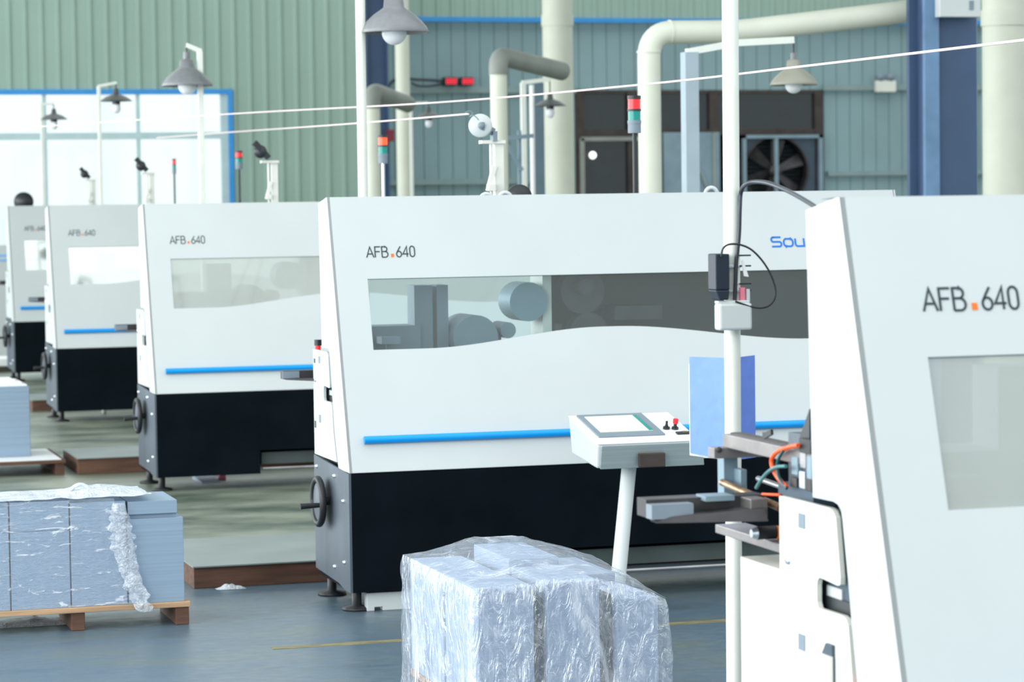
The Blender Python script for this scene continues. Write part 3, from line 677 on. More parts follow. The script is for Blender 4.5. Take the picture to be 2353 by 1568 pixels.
cb = run([(1657,590),(1660,575),(1668,565),(1682,561),(1702,563),(1725,573),(1748,595),(1768,625),(1781,660),(1780,685),(1768,702),(1745,708),(1715,702),(1690,693)], PY-.06)
tag(MB().tube(cb, .0026, 8).build('loop_cable', M_rubber), 'thin black cable looping out from the transformer to the socket box', 'cable')

# blue folder hanging behind the pole
M_fol = mat('blue plastic board', (.14, .27, .86), .35, spec=.6, var=.06, scale=30)
fo = thing('blue_folder', (PX, PY+.06, onY(1675,1045,PY+.06).z), 'open blue plastic folder hung on the back of the pole', 'folder')
zt_ = onY(1675, 820, PY+.08).z; zb_ = onY(1600, 1046, PY+.08).z; xl_ = onY(1595, 900, PY+.10).x; xr_ = onY(1754, 900, PY+.02).x
sp_ = onY(1668, 900, PY+.06).x
MB().hexa([(xl_,PY+.13,zb_),(sp_,PY+.0215,zb_-.012),(sp_,PY+.0245,zb_-.012),(xl_,PY+.133,zb_)], [(xl_,PY+.13,zt_),(sp_,PY+.0215,zt_),(sp_,PY+.0245,zt_),(xl_,PY+.133,zt_)]).build('left_leaf', M_fol, fo)
MB().box(sp_-.006, sp_+.006, PY+.0165, PY+.025, zt_-.02, zt_-.004).build('clip', M_cap, fo)
MB().hexa([(sp_,PY+.0215,zb_-.012),(xr_,PY+.075,zb_-.012),(xr_,PY+.078,zb_-.012),(sp_,PY+.0245,zb_-.012)], [(sp_,PY+.0215,zt_),(xr_,PY+.075,zt_+.002),(xr_,PY+.078,zt_+.002),(sp_,PY+.0245,zt_)]).build('right_leaf', M_fol, fo)
MB().hexa([(xl_+.001,PY+.137,zb_-.006),(sp_+.02,PY+.06,zb_-.018),(sp_+.02,PY+.062,zb_-.018),(xl_+.001,PY+.139,zb_-.006)], [(xl_+.001,PY+.137,zt_-.02),(sp_+.02,PY+.06,zt_-.02),(sp_+.02,PY+.062,zt_-.02),(xl_+.001,PY+.139,zt_-.02)]).build('paper', M_paperw, fo)

# ------------------------------------------------------------------ film-wrapped stack in the foreground
FY0, FY1 = 8.0, 8.86
fx0, fx1 = onY(930, 1300, 8.86).x, onY(1528, 1450, 8.0).x
def pallet(x0, x1, y0, y1, h, label, m_deck, m_leg, legs, name='pallet'):
    r_ = thing(name, ((x0+x1)/2, (y0+y1)/2, 0), label, 'pallet')
    dk = MB().box(x0, x1, y0, y1, h-.022, h).build('deck', m_deck, r_, bevel=.003)
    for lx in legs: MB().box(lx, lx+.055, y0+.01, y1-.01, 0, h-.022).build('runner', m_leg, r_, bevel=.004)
    return r_
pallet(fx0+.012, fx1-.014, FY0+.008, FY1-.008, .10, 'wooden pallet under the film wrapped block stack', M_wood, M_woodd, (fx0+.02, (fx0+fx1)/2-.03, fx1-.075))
wS = fx1-fx0
cols = [(fx0+.016, fx0+wS*.315, 'left'), (fx0+wS*.385, fx0+wS*.66, 'middle'), (fx0+wS*.75, fx1-.018, 'right')]
tops = {'left': (.485, .478), 'middle': (.492, .515), 'right': (.428, .452)}
for a_, b__, nm in cols:
    for row, (y0, y1) in enumerate(((FY0+.012, FY0+.40), (FY0+.43, FY1-.012))):
        h_ = tops[nm][row]
        tag(MB().box(a_, b__, y0, y1, .10, h_).build('gap_shade_box', M_card2, bevel=.003),
            f'{"front" if row == 0 else "rear"} {nm} pile of pale board inside the film wrapped stack', 'board stack', 'board piles under the crumpled film')
for a_, b__, nm in ((cols[0][1]+.004, cols[1][0]-.004, 'left'), (cols[1][1]+.004, cols[2][0]-.004, 'right')):  # dark boxes added to fill in the shade between the pale piles
    tag(MB().box(a_, b__, FY0+.05, FY1-.05, .10, .44).build('gap_shade_box', M_gapshade, bevel=.003),
        f'dark box for the shaded gap between the middle and {nm} pale piles under the film', 'board stack', 'dark gap boxes under the crumpled film')
# film: draped tent
def film_top(x, y):
    u = (x-fx0)/wS; v = (y-FY0)/(FY1-FY0)
    prof = [(-.1,.488),(0,.490),(.12,.497),(.25,.515),(.36,.536),(.62,.536),(.70,.524),(.85,.495),(.95,.475),(1.0,.455),(1.1,.44)]
    for (a_, h0), (b__, h1) in zip(prof, prof[1:]):
        if a_ <= u <= b__: h_ = h0+(h1-h0)*(u-a_)/(b__-a_); break
    else: h_ = .45
    return h_ - .030*max(0, 1-v*1.6)*min(1,max(0,(u-.05)*3))
fm = MB(); NU, NV = 168, 40
def perim(i):          # rounded rectangle outline, starting front left
    x0, x1, y0, y1 = fx0-.010, fx1+.012, FY0-.012, FY1+.012
    per = [(x0,y0),(x1,y0),(x1,y1),(x0,y1)]; Ls = [x1-x0, y1-y0, x1-x0, y1-y0]; T_ = sum(Ls); s_ = i/NU*T_
    for k_ in range(4):
        if s_ <= Ls[k_]:
            a_ = Vector(per[k_]); b__ = Vector(per[(k_+1)%4]); return a_+(b__-a_)*(s_/Ls[k_])
        s_ -= Ls[k_]
    return Vector(per[0])
cx_, cy_ = (fx0+fx1)/2, (FY0+FY1)/2
vs = []; fs = []
for j in range(NV+1):
    for i in range(NU):
        p = perim(i); d = (p-Vector((cx_, cy_)))
        zt2 = film_top(p.x, p.y)
        g = j/NV; z_ = zt2*(1-g)+.004*g
        flare = 1+.035*g*g + (.09*max(0, g-.55)*max(0, math.sin(i*.9)) if p.x > cx_ else 0)
        fold = noise.noise(Vector((i*.21, g*1.6, 3.1)))*.016*(.25+g) + noise.noise(Vector((i*.6, g*5, 9)))*.008 + abs(noise.noise(Vector((i*.33+g*4, g*2.2, 5))))*.014
        nd = d.normalized()
        q_ = Vector((cx_, cy_)) + d*flare + nd*fold
        rnd = .012*max(0, 1-g*9)**2
        q_ -= nd*rnd
        vs.append((q_.x, q_.y, z_))
for j in range(NV):
    for i in range(NU):
        fs.append((j*NU+i, j*NU+(i+1)%NU, (j+1)*NU+(i+1)%NU, (j+1)*NU+i))
fm.add(vs, fs, True)
NX, NY = 46, 40; tv = []; tf = []
for b_j in range(NY+1):
    for a_i in range(NX+1):
        x = fx0-.006+(wS+.014)*a_i/NX; y = FY0-.006+(FY1-FY0+.012)*b_j/NY
        e_ = min(a_i, NX-a_i, b_j, NY-b_j); ed = min(1, e_/3)
        tv.append((x, y, film_top(x, y) + ed*(.006+noise.noise(Vector((x*9, y*9, 0)))*.010 + noise.noise(Vector((x*25, y*14, 4)))*.006)))
for b_j in range(NY):
    for a_i in range(NX):
        k_ = b_j*(NX+1)+a_i; tf.append((k_, k_+1, k_+NX+2, k_+NX+1))
fm.add(tv, tf, True)
# loose corner trailing on the right
tl = []; tlf = []
for a_i in range(13):
    for b_j in range(9):
        s_ = a_i/12; w_ = b_j/8
        x = fx1+.02+.10*s_*(.4+w_*.6)+noise.noise(Vector((s_*3, w_*3, 1)))*.02; y = FY0+.05+.06*w_+noise.noise(Vector((s_*4, w_*4, 7)))*.03
        tl.append((x, y, .02+.19*(1-s_)*w_+noise.noise(Vector((s_*5, w_*5, 2)))*.012))
for a_i in range(12):
    for b_j in range(8): k_ = a_i*9+b_j; tlf.append((k_, k_+1, k_+10, k_+9))
fm.add(tl, tlf, True)
tag(fm.build('stretch_film', M_film), 'crumpled clear film draped over the foreground stack', 'plastic film')

# ------------------------------------------------------------------ wrapped pile on pallet, left
YP = 10.72
def xz(px, py, Y=YP): return onY(px, py, Y)
dz = xz(300, 1392).z; hP = xz(300, 1390).z
xR = xz(438, 1380).x; x0_ = xz(-260, 1400).x
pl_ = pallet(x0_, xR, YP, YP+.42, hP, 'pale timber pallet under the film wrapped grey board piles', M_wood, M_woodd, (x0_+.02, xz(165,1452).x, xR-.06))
ex = [xz(-250,1300).x, xz(-115,1300).x, xz(24,1300).x, xz(163,1300).x, xz(294,1300).x, xz(424,1300).x]
tz = [xz(-200,1165).z, xz(-50,1160).z, xz(90,1155).z, xz(230,1155).z]
nms = ['out of frame leftmost', 'leftmost visible', 'second', 'third']
for i in range(4):
    bs_ = MB()
    if i == 2:
        zs_ = xz(90, 1222).z; bs_.box(ex[i]+.003, ex[i+1]-.003, YP+.012, YP+.36, hP, zs_-.0012).box(ex[i]+.004, ex[i+1]-.004, YP+.016, YP+.355, zs_-.0012, zs_+.0012).box(ex[i]+.003, ex[i+1]-.003, YP+.012, YP+.36, zs_+.0012, tz[i])
    else: bs_.box(ex[i]+.003, ex[i+1]-.003, YP+.012, YP+.36, hP, tz[i])
    tag(bs_.build('gap_shade_box', M_card, bevel=.002),
        ['grey board pile beyond the frame edge on the timber pallet', 'grey board pile under film, at the photo edge on the timber pallet', 'grey board pile under film with a horizontal split near its top',
         'grey board pile under film beside the bare pile'][i], 'board stack', 'board piles on the timber pallet')
tag(MB().box(ex[4]+.004, ex[5], YP+.012, YP+.36, hP, xz(360,1192).z).build('gap_shade_box', M_card, bevel=.002), 'bare unwrapped grey board pile at the end of the timber pallet', 'board stack', 'board piles on the timber pallet')
zz = xz(360,1192).z
tag(MB().box(ex[4]+.006, xz(408,1170).x, YP+.03, YP+.36, zz, zz+.018).box(ex[4]+.006, xz(408,1170).x, YP+.014, YP+.36, zz+.018, xz(360,1152).z).build('gap_shade_box', M_card, bevel=.001), 'thin stack of boards lying on the bare grey pile', 'board stack')
# tight film over the left piles
ff = MB(); vs = []; fs = []; NXF, NZF = 90, 40
zT = tz[2]+.004
for j in range(NZF+1):
    for i in range(NXF+1):
        s_ = i/NXF; g = j/NZF
        xe = xz(262,1160).x + (xz(322,1390).x-xz(262,1160).x)*g + .012*noise.noise(Vector((g*9, 0, 1)))
        x = ex[0]-.01+(xe-ex[0]+.01)*s_; z_ = zT*(1-g)+(hP+.003)*g
        near = max(0, 1-(1-s_)*NXF/7)
        y = YP+.006-abs(noise.noise(Vector((x*26, z_*9, 0))))*.003 - near*(.010+.012*abs(noise.noise(Vector((i*.9, j*.5, 3)))))
        vs.append((x, y, z_))
for j in range(NZF):
    for i in range(NXF): k_ = j*(NXF+1)+i; fs.append((k_, k_+1, k_+NXF+2, k_+NXF+1))
ff.add(vs, fs, True)
wf = thing('stretch_film', ((ex[0]+ex[4])/2, YP, hP), 'tight clear film with a torn white edge around the timber pallet piles', 'plastic film')
ff.build('wrap', M_film2, wf)
tp = MB(); vs = []; fs = []
for j in range(13):
    for i in range(61):
        x = ex[0]-.01+(xz(355,1150).x-ex[0])*i/60; y = YP+.0+.37*j/12
        z_ = zT+.006+noise.noise(Vector((x*14, y*14, 2)))*.007*(1 if i > 30 else .4) + (.024*max(0, math.sin((i-38)/7)) if 38 < i < 60 and 3 < j < 10 else 0)
        vs.append((x, y, z_))
for j in range(12):
    for i in range(60): k_ = j*61+i; fs.append((k_, k_+1, k_+62, k_+61))
tp.add(vs, fs, True); tp.build('top_sheet', M_filmw, wf)
te = MB(); vs = []; fs = []
for j in range(41):
    g = j/40; c_ = xz(272+62*g*g, 1155+250*g)
    wdt = .024+.030*abs(noise.noise(Vector((g*11, 2, 5))))+.014*math.sin(g*math.pi)
    for i in range(9):
        s_ = i/8-.5
        vs.append((c_.x+s_*wdt*2+.012*noise.noise(Vector((g*15, 4, 2))), YP-.012-.012*math.cos(s_*math.pi)-.012*abs(noise.noise(Vector((s_*9, g*9, 1)))), c_.z))
for j in range(40):
    for i in range(8): k_ = j*9+i; fs.append((k_, k_+1, k_+10, k_+9))
te.add(vs, fs, True); te.build('torn_edge', film_mat('torn film edge', .25, .9, .45, 16), wf)
lp = [xz(160+ (i/14)*50, 1128-14*math.sin(i/14*math.pi), YP+.15)+Vector((0,0,.0)) for i in range(15)]
MB().tube(lp, .008, 8).build('film_loop', M_filmw, wf)

# film heap under the timber pallet
hp = MB(); vs = []; fs = []
c_ = onZ(60, 1438)
for j in range(13):
    for i in range(31):
        x = c_.x-.18+.36*i/30; y = c_.y-.05+.22*j/12
        ed = math.sin(math.pi*i/30)*math.sin(math.pi*j/12)
        vs.append((x, y, .002+ed*(.018+.02*abs(noise.noise(Vector((x*20, y*20, 1)))))))
for j in range(12):
    for i in range(30): k_ = j*31+i; fs.append((k_, k_+1, k_+32, k_+31))
tag(hp.add(vs, fs, True).build('film_scrap', M_filmw), 'heap of scrap film on the floor beneath the timber pallet', 'plastic scrap')

# ------------------------------------------------------------------ second pallet, far left
Y2 = onZ(150, 1092).y
def q2(px, py, Y=None): return onY(px, py, Y or Y2)
h2 = q2(80, 1060).z
r2_ = pallet(q2(-120,1060).x, q2(152,1060).x, Y2, Y2+.85, h2, 'farther timber pallet holding one grey stack, with bare white deck', M_woodd, M_woodd, (q2(-110,1060).x, q2(128,1060).x))
tag(MB().box(q2(-110,1060).x, q2(142,1060).x, Y2+.02, Y2+.80, h2, h2+.004).build('cover_sheet', M_paperw), 'white sheet covering the deck of the farther pallet', 'sheet')
y3 = Y2+.28; zt3 = q2(40, 889, y3).z
tag(MB().box(q2(-110,1000,y3).x, q2(70,1000,y3).x, y3, y3+.5, h2+.004, zt3).build('gap_shade_box', M_card, bevel=.004), 'tall grey blue board stack on the farther pallet', 'board stack')
for k_, (dx_, pz) in enumerate(((0, 0), (.02, .0112), (.05, .0224))):
    tag(MB().box(q2(-110,1000,y3).x, q2(66,1000,y3).x-dx_*1.2, y3+.02+.08*k_, y3+.5, zt3+pz, zt3+pz+.011).build('paper_sheaf', M_paperw, bevel=.003),
        ['lowest white paper sheaf on the tall grey stack', 'middle white paper sheaf on the tall grey stack', 'topmost white paper sheaf on the tall grey stack'][k_], 'paper')

# ------------------------------------------------------------------ low platforms behind the machines
def platform(pxl, pyl, Xr_, pyt_back, label, z=.115):
    p = onZ(pxl, pyl); Yf = p.y
    z = onY(pxl, pyl-(52 if Yf < 13 else 38 if Yf < 18 else 26), Yf).z
    Yb = onZ(pxl, pyt_back, z).y
    r_ = thing('wooden_platform', ((p.x+Xr_)/2, Yf, 0), label, 'platform', 'low platforms behind the machines')
    MB().box(p.x, Xr_, Yf+.012, Yf+.045, 0, z-.006).box(p.x, p.x+.03, Yf+.045, Yb, 0, z-.006).build('timber_edge', M_woodd, r_, bevel=.003)
    MB().box(p.x-.005, Xr_, Yf, Yb, z-.006, z).build('steel_top', M_plate, r_)
platform(447, 1355, 4.9, 1238, 'low platform with plated top and brown timber edge, nearest one')
platform(180, 1092, 4.9, 1030, 'low plated platform by the farther pallet, second nearest')
platform(75, 946, 4.9, 905, 'low dark edged platform behind the farthest two machines')

# white pack at the far left edge
a_ = onZ(30, 855)
tag(MB().box(a_.x-.35, a_.x, a_.y, a_.y+.5, .0, .06).build('pack_base', M_rust), 'dark low base under the white pack at the far left edge', 'base')
tag(MB().box(a_.x-.35, a_.x, a_.y-.01, a_.y+.5, .06, .14).build('paper_pack', M_paperw, bevel=.01), 'white pack lying on a dark base at the far left edge', 'paper pack')
# pale panel with blue stripes beyond the last machine
a_ = onY(20, 570, 29.5); b__ = onY(20, 850, 29.5)
pp = thing('partition_panel', (a_.x-.6, 29.5, 0), 'pale partition with two light blue stripes beyond the farthest machine', 'partition')
MB().box(a_.x-1.2, a_.x, 29.5, 29.56, 0, a_.z+.03).build('panel', M_white, pp)
for py_ in (587, 598):
    z_ = onY(10, py_, 29.5).z; MB().box(a_.x-1.2, a_.x-.01, 29.49, 29.5, z_-.011, z_+.011).build('stripe', mat('light blue stripe', (.22,.5,.88), .5), pp)

# ------------------------------------------------------------------ small things on the floor
a_ = onZ(625, 1491); b__ = onZ(1700, 1421)
tag(MB().box(a_.x, b__.x+.6, a_.y-.028, a_.y+.028, 0, .0015).build('floor_line', M_yellow), 'faded yellow line painted across the grey floor', 'floor marking')
def scrap(px, py, w_, d_, h_, m_, label, nm):
    c_ = onZ(px, py); vs = []; fs = []
    for j in range(9):
        for i in range(15):
            x = c_.x-w_/2+w_*i/14; y = c_.y+d_*j/8; ed = math.sin(math.pi*i/14)*math.sin(math.pi*j/8)
            vs.append((x, y, .002+ed*h_*(.4+abs(noise.noise(Vector((x*30, y*30, 1)))))))
    for j in range(8):
        for i in range(14): k_ = j*15+i; fs.append((k_, k_+1, k_+16, k_+15))
    return tag(MB().add(vs, fs, True).build(nm, m_), label, 'scrap')
scrap(533, 1356, .13, .06, .03, M_filmw, 'crumpled clear film scrap on the floor by the nearest platform', 'film_scrap')
a_ = onZ(488, 1111)
tag(MB().hexa([(a_.x-.06,a_.y,.0),(a_.x+.05,a_.y,.0),(a_.x+.06,a_.y+.3,.0),(a_.x-.07,a_.y+.3,.0)], [(a_.x-.06,a_.y,.004),(a_.x+.05,a_.y,.004),(a_.x+.06,a_.y+.3,.03),(a_.x-.07,a_.y+.3,.03)]).build('paper_sheet', mat('pale blue paper', (.45,.52,.66), .6)), 'pale blue paper on the floor under the grey window machine', 'paper')
a_ = onZ(510, 1103)
tag(MB().box(a_.x-.015,a_.x+.025,a_.y,a_.y+.05,0,.03).build('pink_tag', M_pink), 'small pink tag lying next to the pale blue paper', 'tag')
a_ = onZ(240, 952)
tag(MB().ball((a_.x, a_.y, .02), .02).build('paper_scrap', M_paperw), 'crumpled white paper ball under the second farthest machine', 'scrap')

# ------------------------------------------------------------------ lamps
def dome(r_, c, R, m_, nm='lamp_shade'):
    s = MB().lathe([(R*.985,.0),(R,.015*R),(R*.93,.16*R),(R*.78,.34*R),(R*.58,.52*R),(R*.38,.66*R),(R*.30,.72*R),(R*.27,1.0*R),(R*.14,1.05*R)], c, 32)
    s.lathe([(R*.97,.0),(R*.90,.15*R),(R*.74,.32*R),(R*.5,.5*R),(.001,.6*R)], c, 32)
    sh = s.build(nm, m_, r_)
    MB().cyl(Vector(c)+Vector((0,0,R*1.02)), Vector(c)+Vector((0,0,R*1.32)), R*.13, 14).build('neck', M_shade, sh)
    MB().ball(Vector(c)+Vector((0,0,.02*R)), R*.36).build('bulb', M_bulb, r_)
def dish(r_, c, R, m_):
    s = MB().lathe([(R,-.02*R),(R*.62,.25*R),(R*.40,.33*R),(R*.20,.40*R),(R*.14,.75*R)], c, 28)
    s.lathe([(R,-.02*R),(R*.6,.2*R),(.001,.28*R)], c, 28)
    sh = s.build('lamp_shade', m_, r_)
    MB().cyl(Vector(c)+Vector((0,0,.2*R)), Vector(c)+Vector((0,0,-.22*R)), R*.24, 14).build('socket', M_cap, sh)
    MB().lathe([(R*.22,-.18*R),(R*.27,-.4*R),(R*.24,-.6*R),(R*.13,-.72*R),(.001,-.76*R)], c, 16).build('bulb', M_bulb, r_)
def lamp(kind, Y, shade_px, R_px, pole_px, arm_px, label, m_, pole_w=.03, pm=None):
    c = onY(*shade_px, Y); d = (c-CP).dot(fw); R = R_px*d/F
    p = onY(*pole_px, Y)
    r_ = thing('work_lamp', (p.x, Y, 0), label, 'lamp', 'pole lamps over the machines')
    pts = [onY(*q_, Y) for q_ in arm_px]
    zt_ = pts[0].z
    MB().box(p.x-pole_w/2, p.x+pole_w/2, Y-pole_w/2, Y+pole_w/2, 0, zt_).build('pole', pm or M_pole, r_, bevel=.003)
    am = MB()
    for a_, b__ in zip(pts, pts[1:]): am.bar(a_, b__, min(pole_w,.05)*.9, min(pole_w,.05)*.8)
    am.build('arm', M_pole, r_)
    top = c.z + R*(1.3 if kind == 'dome' else .75)
    MB().cyl((c.x, c.y, top-.01), (c.x, c.y, max(pts[-1].z, top+.01)), .006, 8).build('cord', M_cap, r_)
    (dome if kind == 'dome' else dish)(r_, c, R, m_)
    return r_
lamp('dish', 28.6, (124, 274), 32, (97, 300), [(93,239),(122,239)], 'small dish lamp by the window, farthest of the pole lamps', M_shaded, .035)
lamp('dish', 24.4, (267, 232), 38, (229, 300), [(226,198),(268,190)], 'dish lamp in front of the window between two thin poles', M_shaded, .03)
lamp('dome', 18.7, (430, 198), 59, (462, 300), [(462,118),(428,104)], 'grey dome lamp hanging before the window corner', M_shade, .038)
lamp('dish', 27.6, (985, 270), 32, (945, 300), [(925,238),(983,236)], 'small dark lamp beside the pulley and thread', M_shaded, .03)
lamp('dish', 23.2, (1264, 243), 38, (1203, 300), [(1200,190),(1266,182)], 'flat dish lamp in front of the tall cream riser duct', M_shaded, .045)
lamp('dome', 15.0, (1824, 196), 56, (1586, 300), [(1578,120),(1690,99),(1822,92)], 'beige dome lamp on an angled arm before the exhaust fan', mat('beige enamel shade', (.30,.30,.25), .45, var=.08), .085, mat('pale blue grey post', (.36,.44,.50), .45))
# near lamp, hung from the left support pole
c = onY(906, 76, 13.0)
r_ = thing('work_lamp', (onY(838,440,13.0).x, 13.0, 0), 'large grey dome lamp cut off by the top of the photo', 'lamp', 'pole lamps over the machines')
p = onY(833, 440, 13.0)
MB().cyl((p.x,13.0,0),(p.x+.005,13.0,3.2), .024, 20).build('pole', M_pole, r_)
MB().bar((p.x,13.0,3.1),(c.x,13.0,3.1),.03,.03).build('arm', M_pole, r_)
Rn = 81*(c-CP).dot(fw)/F
MB().cyl((c.x,13.0,c.z+Rn*1.2),(c.x,13.0,3.1),.007,8).build('cord', M_cap, r_)
dome(r_, c, Rn, M_shade)

# ------------------------------------------------------------------ ducts
def duct(pts, r_, label, m_=M_pipe, collars=(), n=26, name='duct'):
    o = thing(name, (pts[0].x, pts[0].y, 0), label, 'duct')
    MB().tube(pts, r_, n).build('pipe', m_, o)
    for a_, b__ in collars: MB().cyl(a_, b__, r_*1.06, n).build('collar', m_, o)
    return o
def bendy(a, b, c, rad, n=8):     # fillet at b
    d1 = (a-b).normalized(); d2 = (c-b).normalized(); p = b+d1*rad; q_ = b+d2*rad
    return [p*(1-t)**2+b*2*t*(1-t)+q_*t*t for t in [i/n for i in range(n+1)]]
def up_pipe(px, Y): p = onY(px, 300, Y); return p
# risers
for px, w_, Y, lab in ((1284, 70, 29.0, 'tall cream riser duct near the middle of the recessed wall'), (927, 33, 31.0, 'slim cream riser duct left of the red digital counters'), (2308, 100, 18.5, 'thick cream riser duct beside the dark blue column')):
    p = up_pipe(px, Y); d = (p-CP).dot(fw)
    duct([Vector((p.x,Y,0)), Vector((p.x,Y,2)), Vector((p.x,Y,7))], w_*d/F/2, lab, collars=[(Vector((p.x,Y,onY(px,60,Y).z)), Vector((p.x,Y,onY(px,60,Y).z+.12)))])
# elbow ducts
Y = 20.0; a_ = onY(1147, 300, Y); a_.z = 0; b__ = onY(1150, 128, Y); c_ = onY(1292, 164, Y+.6)
pts = [a_, Vector((a_.x,Y,1.2))]+bendy(Vector((a_.x,Y,1)), Vector((a_.x,Y,b__.z)), c_, .10)+[c_]
o = duct([a_, Vector((a_.x,Y,1.2)), Vector((a_.x,Y,onY(1147,172,Y).z))], 19.5*(a_-CP).dot(fw)/F, 'cream elbow duct with shade grey arm behind the white pulley', collars=[(Vector((a_.x,Y,onY(1147,174,Y).z)), Vector((a_.x,Y,onY(1147,169,Y).z)))])
MB().tube([Vector((a_.x,Y,onY(1147,172,Y).z))]+pts[2:], .074, 24).build('elbow_arm', M_pipegrey, o)  # darker grey than the cream pipe, for shade on its underside
Y = 25.0; a_ = onY(856, 300, Y); a_.z = 0; b__ = onY(856, 208, Y); c_ = onY(938, 240, Y+.6)
o = duct([a_, Vector((a_.x,Y,1.2)), Vector((a_.x,Y,onY(856,250,Y).z))], .075, 'cream elbow duct with shade grey arm behind the lit signal tower')
MB().tube([Vector((a_.x,Y,onY(856,250,Y).z))]+bendy(Vector((a_.x,Y,1)), Vector((a_.x,Y,b__.z)), c_, .12)+[c_], .082, 24).build('elbow_arm', M_pipegrey, o)  # underside shade put into the arm's grey colour
Y = 16.9; a_ = onY(1493, 300, Y); a_.z = 0; b__ = onY(1495, 74, Y); c_ = onY(1680, 74, Y); d_ = onY(2240, 8, Y-.1)
pts = [a_, Vector((a_.x,Y,1.0))]+bendy(Vector((a_.x,Y,1)), Vector((a_.x,Y,b__.z)), c_, .17, 10)+[onY(1640,73,Y)]+bendy(onY(1640,73,Y), onY(1700,72,Y), d_, .12, 4)+[d_]
duct(pts, 26.5*(onY(1493,300,Y)-CP).dot(fw)/F, 'long cream duct bending over from above the console machine to the dark blue column',
     collars=[(Vector((a_.x,Y,onY(1495,122,Y).z)), Vector((a_.x,Y,onY(1495,117,Y).z))), (onY(1537,74,Y), onY(1541,74,Y))])

# ------------------------------------------------------------------ columns and posts
def hcol(x0, x1, Y, dep, label, tf=.018, H=7):
    o = thing('steel_column', ((x0+x1)/2, Y+dep/2, 0), label, 'column')
    MB().box(x0, x0+tf, Y, Y+dep, 0, H).build('flange', M_colblue, o); MB().box(x1-tf, x1, Y, Y+dep, 0, H).build('flange', M_colblue, o)
    MB().box(x0+tf, x1-tf, Y+dep/2-.01, Y+dep/2+.01, 0, H).build('web', M_colblue, o)
    return o
Yc = 16.4
M_coledge = mat('lit edge blue', (.13, .24, .40), .45, var=.15, scale=6)  # lighter than the column paint, standing for window light on this edge
o = thing('steel_column', (onY(2170,300,Yc).x, Yc, 0), 'wide dark blue steel column right of the emergency light', 'column')
xa, xb, xc_, xd = onY(2090,300,Yc+.1).x, onY(2124,300,Yc).x, onY(2156,300,Yc).x, onY(2248,300,Yc).x
MB().box(xb, xc_, Yc-.02, Yc+.02, 0, 7).build('front_rib', M_coledge, o)
MB().box(xa, xb+.02, Yc+.10, Yc+.14, 0, 7).box(xb, xb+.02, Yc+.02, Yc+.14, 0, 7).build('flange', M_colblue, o)
MB().box(xc_-.02, xd, Yc+.02, Yc+.06, 0, 7).build('web', M_colblue, o)
MB().cyl((xd+.03,Yc+.1,0),(xd+.03,Yc+.1,7),.014,10).build('conduit', M_greysheet, o)
hcol(onY(843,200,34).x, onY(893,200,34).x, 34.0, .2, 'dark blue steel column at the corner of the green wall')
a_ = onY(2152, 40, Yc-.05); b__ = onY(2246, 0, Yc-.05)
eb = thing('control_cabinet', ((a_.x+b__.x)/2, Yc-.03, a_.z), 'white box mounted high on the wide dark blue column', 'cabinet')
MB().box(a_.x, b__.x, Yc-.10, Yc-.02, a_.z, b__.z+.18).build('case', M_white, eb, bevel=.006)
c_ = onY(2232, 12, Yc-.1); MB().box(c_.x-.015,c_.x+.015,Yc-.105,Yc-.1,c_.z-.03,c_.z+.03).build('display', M_greyp, eb)
# white tube standing for light through a gap, and blue grey post
a_ = onY(1223, 300, 24); tag(MB().cyl((a_.x,24,0),(a_.x,24,onY(1223,196,24).z),.022,14).build('gap_light_post', mat('gap light white', (.9,.92,.92), .4)), 'thin white post standing for light through a gap beside the flat dish lamp', 'post')
a_ = onY(1240, 300, 26); tag(MB().box(a_.x-.05,a_.x+.05,26,26.1,0,onY(1240,190,26).z).build('steel_post', mat('blue grey post paint', (.13,.20,.25), .5)), 'blue grey square post behind the white gap light post', 'post')
br = thing('pipe_bracket', (onY(1185,310,22).x, 22, 0), 'grey angled bracket frame between the elbow duct and the white gap light post', 'bracket')
MB().bar(onY(1163,318,22), onY(1226,312,22), .02, .035).bar(onY(1166,335,22), onY(1200,392,22), .02, .03).box(onY(1196,300,22).x-.015, onY(1196,300,22).x+.015, 22.02, 22.05, 0, onY(1196,300,22).z).build('frame', M_greysheet, br)

# ------------------------------------------------------------------ emergency light, counters, fan
a_ = onY(2010, 212, YR-.1); b__ = onY(2055, 186, YR-.1)
em = thing('emergency_light', ((a_.x+b__.x)/2, YR-.1, a_.z), 'small white twin head emergency light on the recessed wall', 'emergency light')
MB().box(a_.x, b__.x, YR-.17, YR-.08, a_.z, b__.z).build('case', M_ivory, em, bevel=.01)
for px in (2021, 2044):
    c_ = onY(px, 178, YR-.12); MB().lathe([(.001,.02),(.05,.02),(.06,-.05),(.001,-.055)], c_, 16, (0,1,0)).build('lamp_head', M_greyp, em)
for px, lab in ((1036, 'left red digital counter on the wall rail, with cables'), (1074, 'right red digital counter on the wall rail')):
    c_ = onY(px, 187, YR-.2); o = thing('digital_counter', (c_.x, YR-.2, c_.z-.06), lab, 'counter')
    MB().box(c_.x-.10, c_.x+.09, YR-.22, YR-.05, c_.z-.06, c_.z+.06).build('case', M_cap, o, bevel=.01)
    dg = MB()
    for k_ in (-.055, .0, .055):
        for dx, dzz, w_, h_ in ((0,.035,.034,.010),(0,0,.034,.010),(0,-.035,.034,.010),(-.016,.017,.009,.034),(.016,.017,.009,.034),(-.016,-.017,.009,.034),(.016,-.017,.009,.034)):
            dg.box(c_.x+k_+dx-w_/2, c_.x+k_+dx+w_/2, YR-.226, YR-.22, c_.z+dzz-h_/2, c_.z+dzz+h_/2)
    dg.build('digits', M_led, o)
cc = [onY(*q_, YR-.15) for q_ in ((892,200),(905,185),(930,181),(960,183),(990,184),(1022,187))]
tag(MB().tube(sm(cc), .018, 8).build('counter_cable', M_cap), 'upper black cable sagging to the red digital counters', 'cable')
